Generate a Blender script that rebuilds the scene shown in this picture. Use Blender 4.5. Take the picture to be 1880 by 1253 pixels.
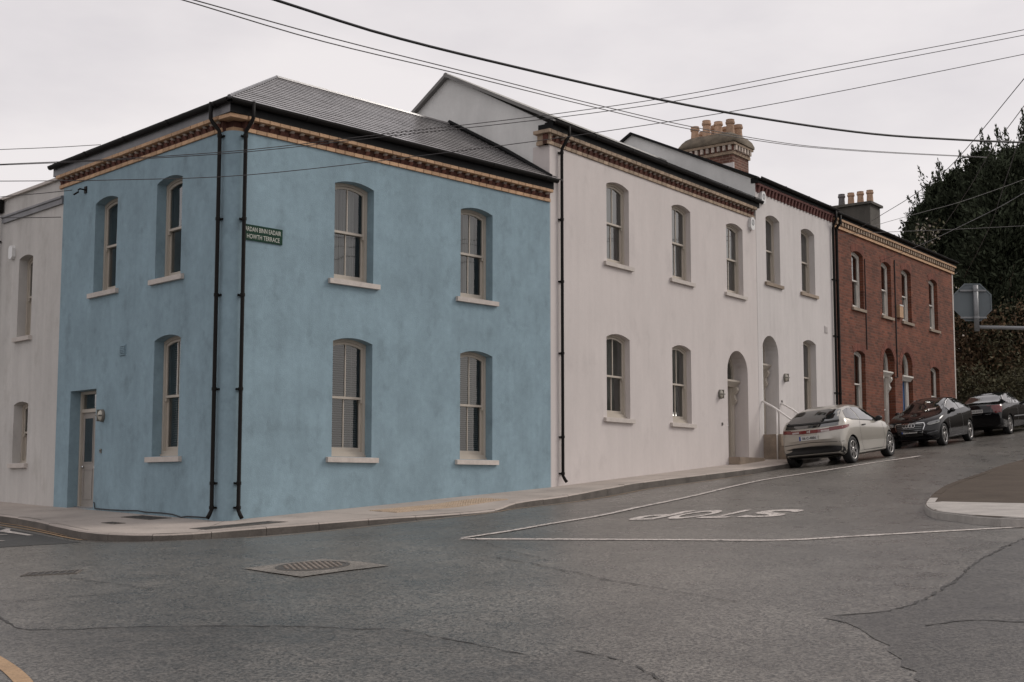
import bpy, bmesh, math, random
import numpy as np
from mathutils import Vector, Matrix
from mathutils.bvhtree import BVHTree
from mathutils import geometry as mgeo
R = math.radians
random.seed(7)
for o in list(bpy.data.objects):
    bpy.data.objects.remove(o)
scene = bpy.context.scene
COL = scene.collection

# ------------------------------------------------------------------ camera
F, PX, PY, EYE = 2340.0, 940.0, 673.0, 1.65      # focal length in photo pixels, principal point, eye height
PITCH = math.atan(222.0 / F)
cam_d = bpy.data.cameras.new('camera')
cam = bpy.data.objects.new('camera', cam_d); COL.objects.link(cam)
cam.location = (0, 0, EYE); cam.rotation_euler = (R(90) + PITCH, 0, 0)
cam_d.sensor_width = 36; cam_d.lens = F / 1880 * 36; cam_d.shift_y = (PY - 626.5) / 1880
cam_d.clip_start = 0.1; cam_d.clip_end = 3000
scene.camera = cam

# ------------------------------------------------------------------ sky and sun (bright overcast)
SUN_AZ = R(75)       # clockwise from +Y (view direction): from the right
SUN_EL = R(38)
world = bpy.data.worlds.new('World'); scene.world = world; world.use_nodes = True
wn = world.node_tree; wn.nodes.clear()
def wnode(t, **k):
    n = wn.nodes.new(t)
    for a, b in k.items(): setattr(n, a, b)
    return n
sky = wnode('ShaderNodeTexSky', sky_type='NISHITA', sun_disc=False, sun_elevation=SUN_EL, sun_rotation=SUN_AZ, dust_density=4.0, air_density=1.0)
skys = wnode('ShaderNodeVectorMath', operation='SCALE'); skys.inputs['Scale'].default_value = 0.10
wn.links.new(sky.outputs[0], skys.inputs[0])
tc = wnode('ShaderNodeTexCoord')
mp = wnode('ShaderNodeMapping'); mp.inputs['Scale'].default_value = (1.0, 1.0, 2.6)
wn.links.new(tc.outputs['Generated'], mp.inputs[0])
nz = wnode('ShaderNodeTexNoise'); nz.inputs['Scale'].default_value = 1.9; nz.inputs['Detail'].default_value = 6; nz.inputs['Roughness'].default_value = 0.55
wn.links.new(mp.outputs[0], nz.inputs['Vector'])
rp = wnode('ShaderNodeValToRGB')
rp.color_ramp.elements[0].position = 0.27; rp.color_ramp.elements[0].color = (0.68, 0.642, 0.668, 1)
rp.color_ramp.elements[1].position = 0.58; rp.color_ramp.elements[1].color = (0.95, 0.895, 0.888, 1)
wn.links.new(nz.outputs[0], rp.inputs[0])
wm = wnode('ShaderNodeMix', data_type='RGBA'); wm.inputs[0].default_value = 0.88
wn.links.new(skys.outputs[0], wm.inputs[6]); wn.links.new(rp.outputs[0], wm.inputs[7])
bg = wnode('ShaderNodeBackground'); bg.inputs['Strength'].default_value = 1.0
wo = wnode('ShaderNodeOutputWorld')
wn.links.new(wm.outputs[2], bg.inputs[0]); wn.links.new(bg.outputs[0], wo.inputs[0])
sun_d = bpy.data.lights.new('sun', 'SUN'); sun_d.energy = 1.5; sun_d.angle = R(22); sun_d.color = (1.0, 0.94, 0.88)
sun = bpy.data.objects.new('sun', sun_d); COL.objects.link(sun)
sdir = Vector((math.sin(SUN_AZ) * math.cos(SUN_EL), math.cos(SUN_AZ) * math.cos(SUN_EL), math.sin(SUN_EL)))
sun.rotation_euler = sdir.to_track_quat('Z', 'Y').to_euler(); sun.location = (30, -10, 40)
scene.view_settings.view_transform = 'Standard'; scene.view_settings.look = 'None'
scene.view_settings.exposure = 0.0; scene.view_settings.gamma = 1.0
scene.render.engine = 'CYCLES'

# ------------------------------------------------------------------ pixels to positions
CP, SP = math.cos(PITCH), math.sin(PITCH)
def ray(x, y):
    u = (x - PX) / F; v = (PY - y) / F
    return np.array([u, CP - v * SP, SP + v * CP])
def at(x, y, D):                                   # the point seen at pixel (x, y) at distance D along the view
    r = ray(x, y); q = r * (D / r[1]); q[2] += EYE
    return q
dB = np.array([0.70400191, 0.71019808]); nB = np.array([dB[1], -dB[0]])      # blue facade: along, outward
dW = np.array([0.60692797, 0.79475685]); nW = np.array([dW[1], -dW[0]])      # white and brick facades
C0 = np.array([-4.9348, 21.94]); W0 = np.array([0.83872, 27.76435])
def pB(a, b): return C0 + a * dB - b * nB          # plan point in blue coordinates: a along, b inwards
def pW(s, o): return W0 + s * dW + o * nW          # plan point on the white row: s along, o outwards
def on_plane(P, d, x, y):                          # where pixel (x, y) meets the vertical plane through P along d
    r = ray(x, y); n = np.array([d[1], -d[0]])
    t = n.dot(P) / n.dot(r[:2]); q = r * t; q[2] += EYE
    return (q[:2] - P).dot(d), q[2], q

# ------------------------------------------------------------------ helpers
def link(o, parent=None):
    COL.objects.link(o)
    if parent is not None: o.parent = parent
    return o
def tag(o, label=None, cat=None, group=None, kind=None):
    if label: o['label'] = label
    if cat: o['category'] = cat
    if group: o['group'] = group
    if kind: o['kind'] = kind
    return o
def empty(name, loc, rz=0.0):
    o = bpy.data.objects.new(name, None); COL.objects.link(o)
    o.location = loc; o.rotation_euler = (0, 0, rz); o.empty_display_size = 0.2
    return o
class MB:
    def __init__(s): s.v = []; s.f = []
    def add(s, vs, fs):
        k = len(s.v); s.v += [tuple(map(float, p)) for p in vs]; s.f += [tuple(i + k for i in f) for f in fs]; return s
    def box(s, x0, x1, y0, y1, z0, z1):
        return s.add([(x0,y0,z0),(x1,y0,z0),(x1,y1,z0),(x0,y1,z0),(x0,y0,z1),(x1,y0,z1),(x1,y1,z1),(x0,y1,z1)],
                     [(0,3,2,1),(4,5,6,7),(0,1,5,4),(1,2,6,5),(2,3,7,6),(3,0,4,7)])
    def prism(s, pts, axis, a0, a1):               # polygon (2D) pulled along an axis
        n = len(pts); vs = []
        for a in (a0, a1):
            for p, q in pts:
                vs.append({'x': (a, p, q), 'y': (p, a, q), 'z': (p, q, a)}[axis])
        fs = [tuple(range(n - 1, -1, -1)), tuple(range(n, 2 * n))] + [(i, (i + 1) % n, n + (i + 1) % n, n + i) for i in range(n)]
        return s.add(vs, fs)
    def ring(s, outer, inner, y0, y1):             # frame between two outlines in (s, z), pulled along y
        n = len(outer); vs = [(p, y0, q) for p, q in outer] + [(p, y0, q) for p, q in inner] + [(p, y1, q) for p, q in outer] + [(p, y1, q) for p, q in inner]
        fs = []
        for i in range(n):
            j = (i + 1) % n
            fs += [(i, j, n + j, n + i), (2*n + i, 3*n + i, 3*n + j, 2*n + j), (n + i, n + j, 3*n + j, 3*n + i), (j, i, 2*n + i, 2*n + j)]
        return s.add(vs, fs)
    def tube(s, pts, r, n=8, cap=True):
        pts = [Vector(p) for p in pts]; rings = []; k0 = len(s.v)
        up = Vector((0, 0, 1)); prevx = None
        for i, p in enumerate(pts):
            t = (pts[min(i + 1, len(pts) - 1)] - pts[max(i - 1, 0)]).normalized()
            if prevx is None:
                a = up if abs(t.z) < 0.9 else Vector((1, 0, 0))
                x = t.cross(a).normalized()
            else:
                x = (prevx - t * prevx.dot(t)).normalized()
            prevx = x; y = t.cross(x); rr = r[i] if isinstance(r, (list, tuple)) else r
            s.v += [tuple(p + (x * math.cos(2*math.pi*k/n) + y * math.sin(2*math.pi*k/n)) * rr) for k in range(n)]
        for i in range(len(pts) - 1):
            for k in range(n):
                a = k0 + i*n + k; b = k0 + i*n + (k + 1) % n
                s.f.append((a, b, b + n, a + n))
        if cap:
            s.f.append(tuple(k0 + k for k in range(n - 1, -1, -1))); m = k0 + (len(pts) - 1) * n
            s.f.append(tuple(m + k for k in range(n)))
        return s
    def lathe(s, prof, c=(0,0,0), n=16):           # (r, z) profile round a vertical axis
        k0 = len(s.v)
        for r, z in prof:
            s.v += [(c[0] + r*math.cos(2*math.pi*k/n), c[1] + r*math.sin(2*math.pi*k/n), c[2] + z) for k in range(n)]
        for i in range(len(prof) - 1):
            for k in range(n):
                a = k0 + i*n + k; b = k0 + i*n + (k+1) % n
                s.f.append((a, b, b + n, a + n))
        s.f.append(tuple(k0 + k for k in range(n - 1, -1, -1))); m = k0 + (len(prof)-1)*n
        s.f.append(tuple(m + k for k in range(n)))
        return s
    def mesh(s, name, M=None, smooth=False):
        me = bpy.data.meshes.new(name)
        vs = s.v if M is None else [tuple(M @ Vector(p)) for p in s.v]
        me.from_pydata(vs, [], s.f); me.validate(); me.update()
        if smooth: me.shade_smooth()
        return me
    def build(s, name, mat, parent=None, M=None, smooth=False):
        o = bpy.data.objects.new(name, s.mesh(name, M, smooth)); o.data.materials.append(mat)
        return link(o, parent)
def fix_normals(me):
    bm = bmesh.new(); bm.from_mesh(me); bmesh.ops.recalc_face_normals(bm, faces=bm.faces); bm.to_mesh(me); bm.free()
def smooth_by_angle(me, deg=40):
    me.shade_smooth()
    try: me.set_sharp_from_angle(angle=R(deg))
    except Exception: pass

# ------------------------------------------------------------------ materials
MATS = {}
def material(name, base, rough=0.7, metal=0.0, spec=0.5, var=0.12, vscale=3.0, vaniso=(1,1,1), var2=0.0, v2scale=20.0,
             bump=0.0, bscale=60.0, dark=None, islands=0.0, objrand=0.0, coat=0.0, streak=0.0):
    m = bpy.data.materials.new(name); m.use_nodes = True; nt = m.node_tree; N = nt.nodes; L = nt.links
    b = N['Principled BSDF']; b.inputs['Roughness'].default_value = rough; b.inputs['Metallic'].default_value = metal
    b.inputs['Specular IOR Level'].default_value = spec
    if coat: b.inputs['Coat Weight'].default_value = coat; b.inputs['Coat Roughness'].default_value = 0.03
    tcn = N.new('ShaderNodeTexCoord')
    def noise(scale, aniso=(1,1,1), detail=6, rgh=0.6):
        mpn = N.new('ShaderNodeMapping'); mpn.inputs['Scale'].default_value = aniso
        L.new(tcn.outputs['Object'], mpn.inputs[0])
        n = N.new('ShaderNodeTexNoise'); n.inputs['Scale'].default_value = scale; n.inputs['Detail'].default_value = detail; n.inputs['Roughness'].default_value = rgh
        L.new(mpn.outputs[0], n.inputs['Vector']); return n.outputs[0]
    val = None
    def mul(x, y):
        n = N.new('ShaderNodeMath'); n.operation = 'MULTIPLY'
        L.new(x, n.inputs[0])
        if isinstance(y, float): n.inputs[1].default_value = y
        else: L.new(y, n.inputs[1])
        return n.outputs[0]
    def remap(x, lo, hi, a=0.3, c=0.7):
        n = N.new('ShaderNodeMapRange'); n.inputs['From Min'].default_value = a; n.inputs['From Max'].default_value = c
        n.inputs['To Min'].default_value = lo; n.inputs['To Max'].default_value = hi
        L.new(x, n.inputs[0]); return n.outputs[0]
    if var: val = remap(noise(vscale, vaniso), 1 - var, 1 + var)
    if var2:
        v2 = remap(noise(v2scale, (1,1,1), 4, 0.7), 1 - var2, 1 + var2); val = mul(val, v2) if val else v2
    if streak:
        v4 = remap(noise(1.0, (7, 7, .22), 5, .65), 1 - streak, 1 + streak * .4, .32, .6); val = mul(val, v4) if val else v4
    if islands:
        g = N.new('ShaderNodeNewGeometry'); v3 = remap(g.outputs['Random Per Island'], 1 - islands, 1 + islands, 0, 1); val = mul(val, v3) if val else v3
    if objrand:
        g = N.new('ShaderNodeObjectInfo'); v3 = remap(g.outputs['Random'], 1 - objrand, 1 + objrand, 0, 1); val = mul(val, v3) if val else v3
    col = N.new('ShaderNodeRGB'); col.outputs[0].default_value = (*base, 1)
    out = col.outputs[0]
    if dark is not None:                            # second colour mixed in by a large noise
        c2, sc, an, lo, hi = dark
        mx = N.new('ShaderNodeMix'); mx.data_type = 'RGBA'
        L.new(remap(noise(sc, an, 8, 0.65), 0.0, 1.0, lo, hi), mx.inputs[0]); L.new(out, mx.inputs[6]); mx.inputs[7].default_value = (*c2, 1); out = mx.outputs[2]
    if val is not None:
        vm = N.new('ShaderNodeVectorMath'); vm.operation = 'SCALE'; L.new(out, vm.inputs[0]); L.new(val, vm.inputs['Scale']); out = vm.outputs[0]
    L.new(out, b.inputs['Base Color'])
    if bump:
        bp = N.new('ShaderNodeBump'); bp.inputs['Strength'].default_value = bump; bp.inputs['Distance'].default_value = 0.02
        L.new(noise(bscale, (1,1,1), 4, 0.7), bp.inputs['Height']); L.new(bp.outputs[0], b.inputs['Normal'])
    MATS[name] = m
    return m
def M_(n): return MATS[n]
material('blue_render', (0.226, 0.322, 0.375), 0.85, var=0.13, vscale=1.6, vaniso=(1,1,0.6), var2=0.07, v2scale=7, bump=0.35, bscale=45, streak=0.035,
         dark=((0.150, 0.213, 0.245), 2.4, (1,1,0.7), 0.54, 0.80))
material('white_render', (0.575, 0.53, 0.51), 0.85, var=0.05, vscale=1.6, vaniso=(1,1,0.35), var2=0.02, v2scale=9, bump=0.3, bscale=45, streak=0.025,
         dark=((0.47, 0.43, 0.415), 1.6, (1,1,0.6), 0.55, 0.85))
material('white_render_old', (0.575, 0.545, 0.53), 0.85, var=0.06, vscale=1.3, vaniso=(1.6,1.6,0.3), var2=0.02, v2scale=8, bump=0.3, bscale=40, streak=0.04,
         dark=((0.46, 0.43, 0.415), 1.8, (1.4,1.4,0.4), 0.54, 0.85))
material('grey_render', (0.52, 0.50, 0.475), 0.88, var=0.09, vscale=1.4, vaniso=(1,1,0.4), var2=0.03, v2scale=9, bump=0.3, bscale=45, streak=0.05,
         dark=((0.36, 0.34, 0.31), 1.8, (1,1,0.5), 0.54, 0.85))
material('gable_render', (0.64, 0.64, 0.625), 0.88, var=0.10, vscale=1.3, vaniso=(1,1,0.4), var2=0.03, v2scale=9, bump=0.3, bscale=45)
material('timber', (0.45, 0.405, 0.345), 0.5, var=0.05, vscale=4, bump=0.05, bscale=30)
material('timber_white', (0.62, 0.59, 0.54), 0.5, var=0.06, vscale=4)
material('timber_door', (0.30, 0.275, 0.25), 0.45, var=0.06, vscale=4)
material('door_dark', (0.10, 0.10, 0.10), 0.4, var=0.06)
material('door_blue', (0.012, 0.075, 0.19), 0.35, var=0.08)
material('stone_sill', (0.52, 0.475, 0.435), 0.85, var=0.10, vscale=6, var2=0.08, v2scale=60, bump=0.25, bscale=80, objrand=0.05)
material('sandstone', (0.28, 0.225, 0.175), 0.9, var=0.22, vscale=4, var2=0.1, v2scale=30, bump=0.4, bscale=40, objrand=0.1)
material('black_iron', (0.009, 0.008, 0.0075), 0.6, var=0.25, vscale=6, spec=0.15)
material('fascia', (0.010, 0.0105, 0.011), 0.6, spec=0.12, var=0.2, vscale=4)
material('buff_brick', (0.50, 0.325, 0.20), 0.9, var=0.12, vscale=9, var2=0.12, v2scale=50, bump=0.4, bscale=70, objrand=0.16)
material('buff_brick_old', (0.31, 0.235, 0.17), 0.92, var=0.25, vscale=6, var2=0.15, v2scale=50, bump=0.5, bscale=60, objrand=0.22)
material('red_brick', (0.105, 0.042, 0.030), 0.92, var=0.35, vscale=5, var2=0.2, v2scale=40, bump=0.4, bscale=60, objrand=0.3)
material('red_dentil', (0.11, 0.042, 0.036), 0.85, var=0.25, vscale=6, bump=0.3, objrand=0.15)
material('dentil_cap', (0.42, 0.36, 0.31), 0.9, var=0.3, vscale=9, bump=0.4, objrand=0.25)
material('slate', (0.19, 0.18, 0.18), 0.24, spec=1.0, var=0.14, vscale=2.5, islands=0.20, bump=0.04, bscale=40)
material('slate_old', (0.11, 0.105, 0.098), 0.4, spec=0.7, var=0.25, vscale=2.5, islands=0.35, bump=0.15, bscale=30)
material('slate_gap_shade', (0.022, 0.021, 0.020), 0.9, spec=0.1, var=0.2)  # shade of the gaps under each slate course, put in as colour
material('lead_and_sky_sheen', (0.17, 0.17, 0.18), 0.5, var=0.2, vscale=3, bump=0.1)  # leadwork; on the left blue fascia it stands in for reflected sky
material('interior', (0.17, 0.16, 0.145), 0.9, var=0.2, vscale=1.0)
material('blind', (0.36, 0.345, 0.31), 0.6, var=0.06)
material('curtain', (0.34, 0.335, 0.31), 0.9, var=0.12, vscale=3, vaniso=(3,3,0.3))
material('concrete', (0.36, 0.315, 0.28), 0.85, var=0.16, vscale=0.8, var2=0.10, v2scale=30, bump=0.25, bscale=70,
         dark=((0.24, 0.212, 0.19), 0.9, (1,1,1), 0.54, 0.75))
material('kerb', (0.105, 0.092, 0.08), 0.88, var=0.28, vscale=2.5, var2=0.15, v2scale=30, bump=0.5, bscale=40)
material('kerb_light', (0.36, 0.335, 0.31), 0.88, var=0.18, vscale=2.5, var2=0.12, v2scale=30, bump=0.4, bscale=40)
material('tarmac_brown', (0.082, 0.066, 0.053), 0.95, spec=0.15, var=0.18, vscale=1.2, var2=0.2, v2scale=60, bump=0.4, bscale=60)
material('tactile', (0.43, 0.335, 0.245), 0.85, var=0.10, vscale=4, var2=0.08, v2scale=40, bump=0.2, objrand=0.06)
material('paint_white', (0.50, 0.455, 0.42), 0.85, dark=((0.10, 0.094, 0.085), 14.0, (1,1,1), 0.50, 0.64), var=0.2, vscale=2, var2=0.3, v2scale=30, bump=0.5, bscale=70)
material('paint_yellow', (0.34, 0.225, 0.13), 0.8, var=0.12, vscale=3, var2=0.22, v2scale=38, bump=0.4, bscale=70)
material('cover_iron', (0.085, 0.078, 0.07), 0.55, metal=0.4, var=0.3, vscale=8, bump=0.3)
material('cover_studs', (0.24, 0.205, 0.175), 0.6, metal=0.2, var=0.3, vscale=20)
material('seam', (0.030, 0.028, 0.026), 0.7, var=0.2, vscale=5)
material('white_plastic', (0.66, 0.66, 0.65), 0.45, var=0.06)
material('logo_dark', (0.05, 0.055, 0.065), 0.5, var=0.0)
material('white_steel', (0.80, 0.77, 0.74), 0.4, var=0.06)
material('galvanised', (0.22, 0.225, 0.23), 0.5, metal=0.4, var=0.12, vscale=6, bump=0.05)
material('sign_grey', (0.115, 0.135, 0.145), 0.6, metal=0.1, var=0.05, vscale=3)
material('sign_green', (0.007, 0.036, 0.021), 0.6, spec=0.15, var=0.1)
material('sign_white', (0.48, 0.50, 0.45), 0.5, var=0.05)
material('lamp_grey', (0.16, 0.15, 0.13), 0.4, metal=0.3, var=0.1)
material('lamp_glass', (0.50, 0.47, 0.40), 0.25, var=0.1)
material('clay_pot', (0.42, 0.275, 0.185), 0.9, var=0.25, vscale=5, var2=0.15, v2scale=25, bump=0.3, objrand=0.18)
material('clay_pot_grey', (0.16, 0.15, 0.15), 0.85, var=0.25, vscale=5, bump=0.3, objrand=0.2)
material('flaunching', (0.135, 0.11, 0.08), 0.95, var=0.35, vscale=4, var2=0.2, v2scale=25, bump=0.6, bscale=30)
material('cement_grey', (0.085, 0.078, 0.068), 0.92, var=0.25, vscale=2.5, vaniso=(1,1,0.5), var2=0.1, bump=0.4, bscale=40)
material('cable', (0.012, 0.012, 0.013), 0.6, var=0.0)
material('cable_grey', (0.05, 0.045, 0.045), 0.6, var=0.0)
material('bark', (0.10, 0.08, 0.06), 0.95, var=0.3, vscale=5, vaniso=(1,1,0.3), bump=0.6, bscale=20)
material('conifer_leaf', (0.040, 0.049, 0.030), 0.85, var=0.5, vscale=1.1, islands=0.45, spec=0.12)
material('shrub_leaf', (0.085, 0.080, 0.046), 0.8, var=0.4, vscale=0.9, islands=0.5, spec=0.2)
material('scrub_brown', (0.125, 0.085, 0.052), 0.9, var=0.4, vscale=0.9, islands=0.5, spec=0.1)
material('blossom', (0.33, 0.29, 0.25), 0.8, var=0.25, vscale=1.2, islands=0.5)
material('hill_soil', (0.040, 0.032, 0.020), 0.95, var=0.4, vscale=0.7, bump=0.8, bscale=6)
# asphalt: coarse chippings
def asphalt(name, base, stone, rough=0.62, spk=0.55):
    m = bpy.data.materials.new(name); m.use_nodes = True; N = m.node_tree.nodes; L = m.node_tree.links; b = N['Principled BSDF']
    tcn = N.new('ShaderNodeTexCoord')
    vo = N.new('ShaderNodeTexVoronoi'); vo.inputs['Scale'].default_value = 62; L.new(tcn.outputs['Object'], vo.inputs['Vector'])
    n1 = N.new('ShaderNodeTexNoise'); n1.inputs['Scale'].default_value = 34; n1.inputs['Detail'].default_value = 5; n1.inputs['Roughness'].default_value = 0.75; L.new(tcn.outputs['Object'], n1.inputs['Vector'])
    n2 = N.new('ShaderNodeTexNoise'); n2.inputs['Scale'].default_value = 0.42; n2.inputs['Detail'].default_value = 7; n2.inputs['Roughness'].default_value = 0.62; L.new(tcn.outputs['Object'], n2.inputs['Vector'])
    sep = N.new('ShaderNodeSeparateColor'); L.new(vo.outputs['Color'], sep.inputs[0])
    ad = N.new('ShaderNodeMath'); ad.operation = 'ADD'; L.new(sep.outputs[0], ad.inputs[0]); L.new(n1.outputs[0], ad.inputs[1])
    mr = N.new('ShaderNodeMapRange'); mr.inputs[1].default_value = 0.55; mr.inputs[2].default_value = 1.5; L.new(ad.outputs[0], mr.inputs[0])
    mx = N.new('ShaderNodeMix'); mx.data_type = 'RGBA'; L.new(mr.outputs[0], mx.inputs[0]); mx.inputs[6].default_value = (*base, 1); mx.inputs[7].default_value = (*stone, 1)
    m2 = N.new('ShaderNodeMapRange'); m2.inputs[1].default_value = 0.28; m2.inputs[2].default_value = 0.72; m2.inputs[3].default_value = 0.62; m2.inputs[4].default_value = 1.36; L.new(n2.outputs[0], m2.inputs[0])
    n3 = N.new('ShaderNodeTexNoise'); n3.inputs['Scale'].default_value = 2.6; n3.inputs['Detail'].default_value = 6; n3.inputs['Roughness'].default_value = 0.7; L.new(tcn.outputs['Object'], n3.inputs['Vector'])
    m3 = N.new('ShaderNodeMapRange'); m3.inputs[1].default_value = 0.3; m3.inputs[2].default_value = 0.7; m3.inputs[3].default_value = 0.78; m3.inputs[4].default_value = 1.22; L.new(n3.outputs[0], m3.inputs[0])
    mm = N.new('ShaderNodeMath'); mm.operation = 'MULTIPLY'; L.new(m2.outputs[0], mm.inputs[0]); L.new(m3.outputs[0], mm.inputs[1])
    vm = N.new('ShaderNodeVectorMath'); vm.operation = 'SCALE'; L.new(mx.outputs[2], vm.inputs[0]); L.new(mm.outputs[0], vm.inputs['Scale']); L.new(vm.outputs[0], b.inputs['Base Color'])
    rr_ = N.new('ShaderNodeMapRange'); rr_.inputs[1].default_value = 0.3; rr_.inputs[2].default_value = 0.7; rr_.inputs[3].default_value = rough * 0.8; rr_.inputs[4].default_value = rough * 1.3; L.new(n3.outputs[0], rr_.inputs[0]); L.new(rr_.outputs[0], b.inputs['Roughness']); b.inputs['Specular IOR Level'].default_value = 0.5
    bp = N.new('ShaderNodeBump'); bp.inputs['Strength'].default_value = spk; bp.inputs['Distance'].default_value = 0.02; L.new(ad.outputs[0], bp.inputs['Height']); L.new(bp.outputs[0], b.inputs['Normal'])
    MATS[name] = m; return m
asphalt('asphalt', (0.008, 0.0075, 0.0065), (0.185, 0.171, 0.15), 0.29, 0.34)
asphalt('asphalt_smooth', (0.010, 0.0095, 0.008), (0.145, 0.134, 0.118), 0.36, 0.26)
asphalt('asphalt_dark', (0.007, 0.0068, 0.006), (0.10, 0.092, 0.082), 0.42, 0.5)
asphalt('asphalt_new', (0.018, 0.019, 0.018), (0.034, 0.034, 0.032), 0.65, 0.15)
asphalt('patch_concrete', (0.085, 0.078, 0.068), (0.21, 0.193, 0.17), 0.7, 0.4)
def brick_wall(name, c1, c2, mortar):
    m = bpy.data.materials.new(name); m.use_nodes = True; N = m.node_tree.nodes; L = m.node_tree.links; b = N['Principled BSDF']
    tcn = N.new('ShaderNodeTexCoord'); sx = N.new('ShaderNodeSeparateXYZ'); L.new(tcn.outputs['Object'], sx.inputs[0])
    a = N.new('ShaderNodeMath'); L.new(sx.outputs[0], a.inputs[0]); L.new(sx.outputs[1], a.inputs[1])
    cx = N.new('ShaderNodeCombineXYZ'); L.new(a.outputs[0], cx.inputs[0]); L.new(sx.outputs[2], cx.inputs[1])
    br = N.new('ShaderNodeTexBrick'); br.inputs['Scale'].default_value = 1.0; br.inputs['Brick Width'].default_value = 0.25; br.inputs['Row Height'].default_value = 0.09
    br.inputs['Mortar Size'].default_value = 0.009; br.inputs['Mortar Smooth'].default_value = 0.3; br.inputs['Bias'].default_value = -0.1
    br.inputs['Color1'].default_value = (*c1, 1); br.inputs['Color2'].default_value = (*c2, 1); br.inputs['Mortar'].default_value = (*mortar, 1)
    L.new(cx.outputs[0], br.inputs['Vector'])
    n2 = N.new('ShaderNodeTexNoise'); n2.inputs['Scale'].default_value = 1.3; n2.inputs['Detail'].default_value = 6; L.new(tcn.outputs['Object'], n2.inputs['Vector'])
    m2 = N.new('ShaderNodeMapRange'); m2.inputs[1].default_value = 0.3; m2.inputs[2].default_value = 0.7; m2.inputs[3].default_value = 0.72; m2.inputs[4].default_value = 1.25; L.new(n2.outputs[0], m2.inputs[0])
    vm = N.new('ShaderNodeVectorMath'); vm.operation = 'SCALE'; L.new(br.outputs[0], vm.inputs[0]); L.new(m2.outputs[0], vm.inputs['Scale']); L.new(vm.outputs[0], b.inputs['Base Color'])
    b.inputs['Roughness'].default_value = 0.9
    inv = N.new('ShaderNodeMath'); inv.operation = 'SUBTRACT'; inv.inputs[0].default_value = 1; L.new(br.outputs['Fac'], inv.inputs[1])
    bp = N.new('ShaderNodeBump'); bp.inputs['Strength'].default_value = 0.7; bp.inputs['Distance'].default_value = 0.012; L.new(inv.outputs[0], bp.inputs['Height']); L.new(bp.outputs[0], b.inputs['Normal'])
    MATS[name] = m
brick_wall('brick_wall', (0.178, 0.054, 0.028), (0.075, 0.025, 0.014), (0.155, 0.082, 0.055))
brick_wall('brick_stack', (0.17, 0.072, 0.05), (0.10, 0.045, 0.033), (0.30, 0.22, 0.17))
def glass(name, tint=(0.75, 0.78, 0.78), ior=1.5):
    m = bpy.data.materials.new(name); m.use_nodes = True; N = m.node_tree.nodes; L = m.node_tree.links; N.clear()
    o = N.new('ShaderNodeOutputMaterial'); mx = N.new('ShaderNodeMixShader'); fr = N.new('ShaderNodeFresnel'); fr.inputs[0].default_value = ior
    t = N.new('ShaderNodeBsdfTransparent'); t.inputs[0].default_value = (*tint, 1); g = N.new('ShaderNodeBsdfGlossy'); g.inputs['Roughness'].default_value = 0.02; g.inputs['Color'].default_value = (0.9, 0.92, 0.92, 1)
    tcn = N.new('ShaderNodeTexCoord'); nn = N.new('ShaderNodeTexNoise'); nn.inputs['Scale'].default_value = 1.6; nn.inputs['Detail'].default_value = 1; L.new(tcn.outputs['Object'], nn.inputs['Vector'])
    bp = N.new('ShaderNodeBump'); bp.inputs['Strength'].default_value = 0.12; bp.inputs['Distance'].default_value = 0.03; L.new(nn.outputs[0], bp.inputs['Height']); L.new(bp.outputs[0], g.inputs['Normal'])
    dbl = N.new('ShaderNodeMath'); dbl.operation = 'MULTIPLY'; dbl.inputs[1].default_value = 2.5; L.new(fr.outputs[0], dbl.inputs[0]); dbl.use_clamp = True
    L.new(dbl.outputs[0], mx.inputs[0]); L.new(t.outputs[0], mx.inputs[1]); L.new(g.outputs[0], mx.inputs[2]); L.new(mx.outputs[0], o.inputs[0])
    MATS[name] = m
glass('pane')
# car materials
material('paint_silver', (0.40, 0.378, 0.335), 0.28, metal=0.5, spec=0.5, var=0.03, coat=0.8)
material('paint_black', (0.006, 0.006, 0.007), 0.10, spec=0.5, var=0.0)
material('car_glass', (0.014, 0.016, 0.016), 0.03, spec=1.0, var=0.0, coat=1.0); MATS['car_glass'].node_tree.nodes['Principled BSDF'].inputs['Coat IOR'].default_value = 1.65
material('car_plastic', (0.012, 0.012, 0.012), 0.55, var=0.1)
material('tyre', (0.012, 0.012, 0.012), 0.8, var=0.2, vscale=10)
material('alloy', (0.42, 0.41, 0.40), 0.28, metal=0.85, var=0.05)
material('chrome', (0.60, 0.60, 0.60), 0.15, metal=1.0, var=0.0)
material('tail_red', (0.14, 0.008, 0.008), 0.15, spec=0.6, var=0.1, vscale=8, coat=0.6)
material('tail_clear', (0.42, 0.36, 0.34), 0.15, spec=0.6, var=0.1, vscale=20)
material('head_lens', (0.16, 0.165, 0.17), 0.08, spec=0.8, var=0.3, vscale=9, coat=1.0)
material('plate_white', (0.55, 0.55, 0.53), 0.45, var=0.03)
material('plate_blue', (0.02, 0.06, 0.25), 0.45, var=0.0)
material('plate_ink', (0.02, 0.02, 0.03), 0.5, var=0.0)

# ------------------------------------------------------------------ ground: wall bases, kerbs, road surface
def base_blue(a): return 1.08 + 0.07 * a
def base_left(b): return 1.08 + 0.03 * b
def base_white(s): return 1.655 + (0.074 * s if s < 8.2 else 0.6068 + 0.088 * (s - 8.2))
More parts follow.
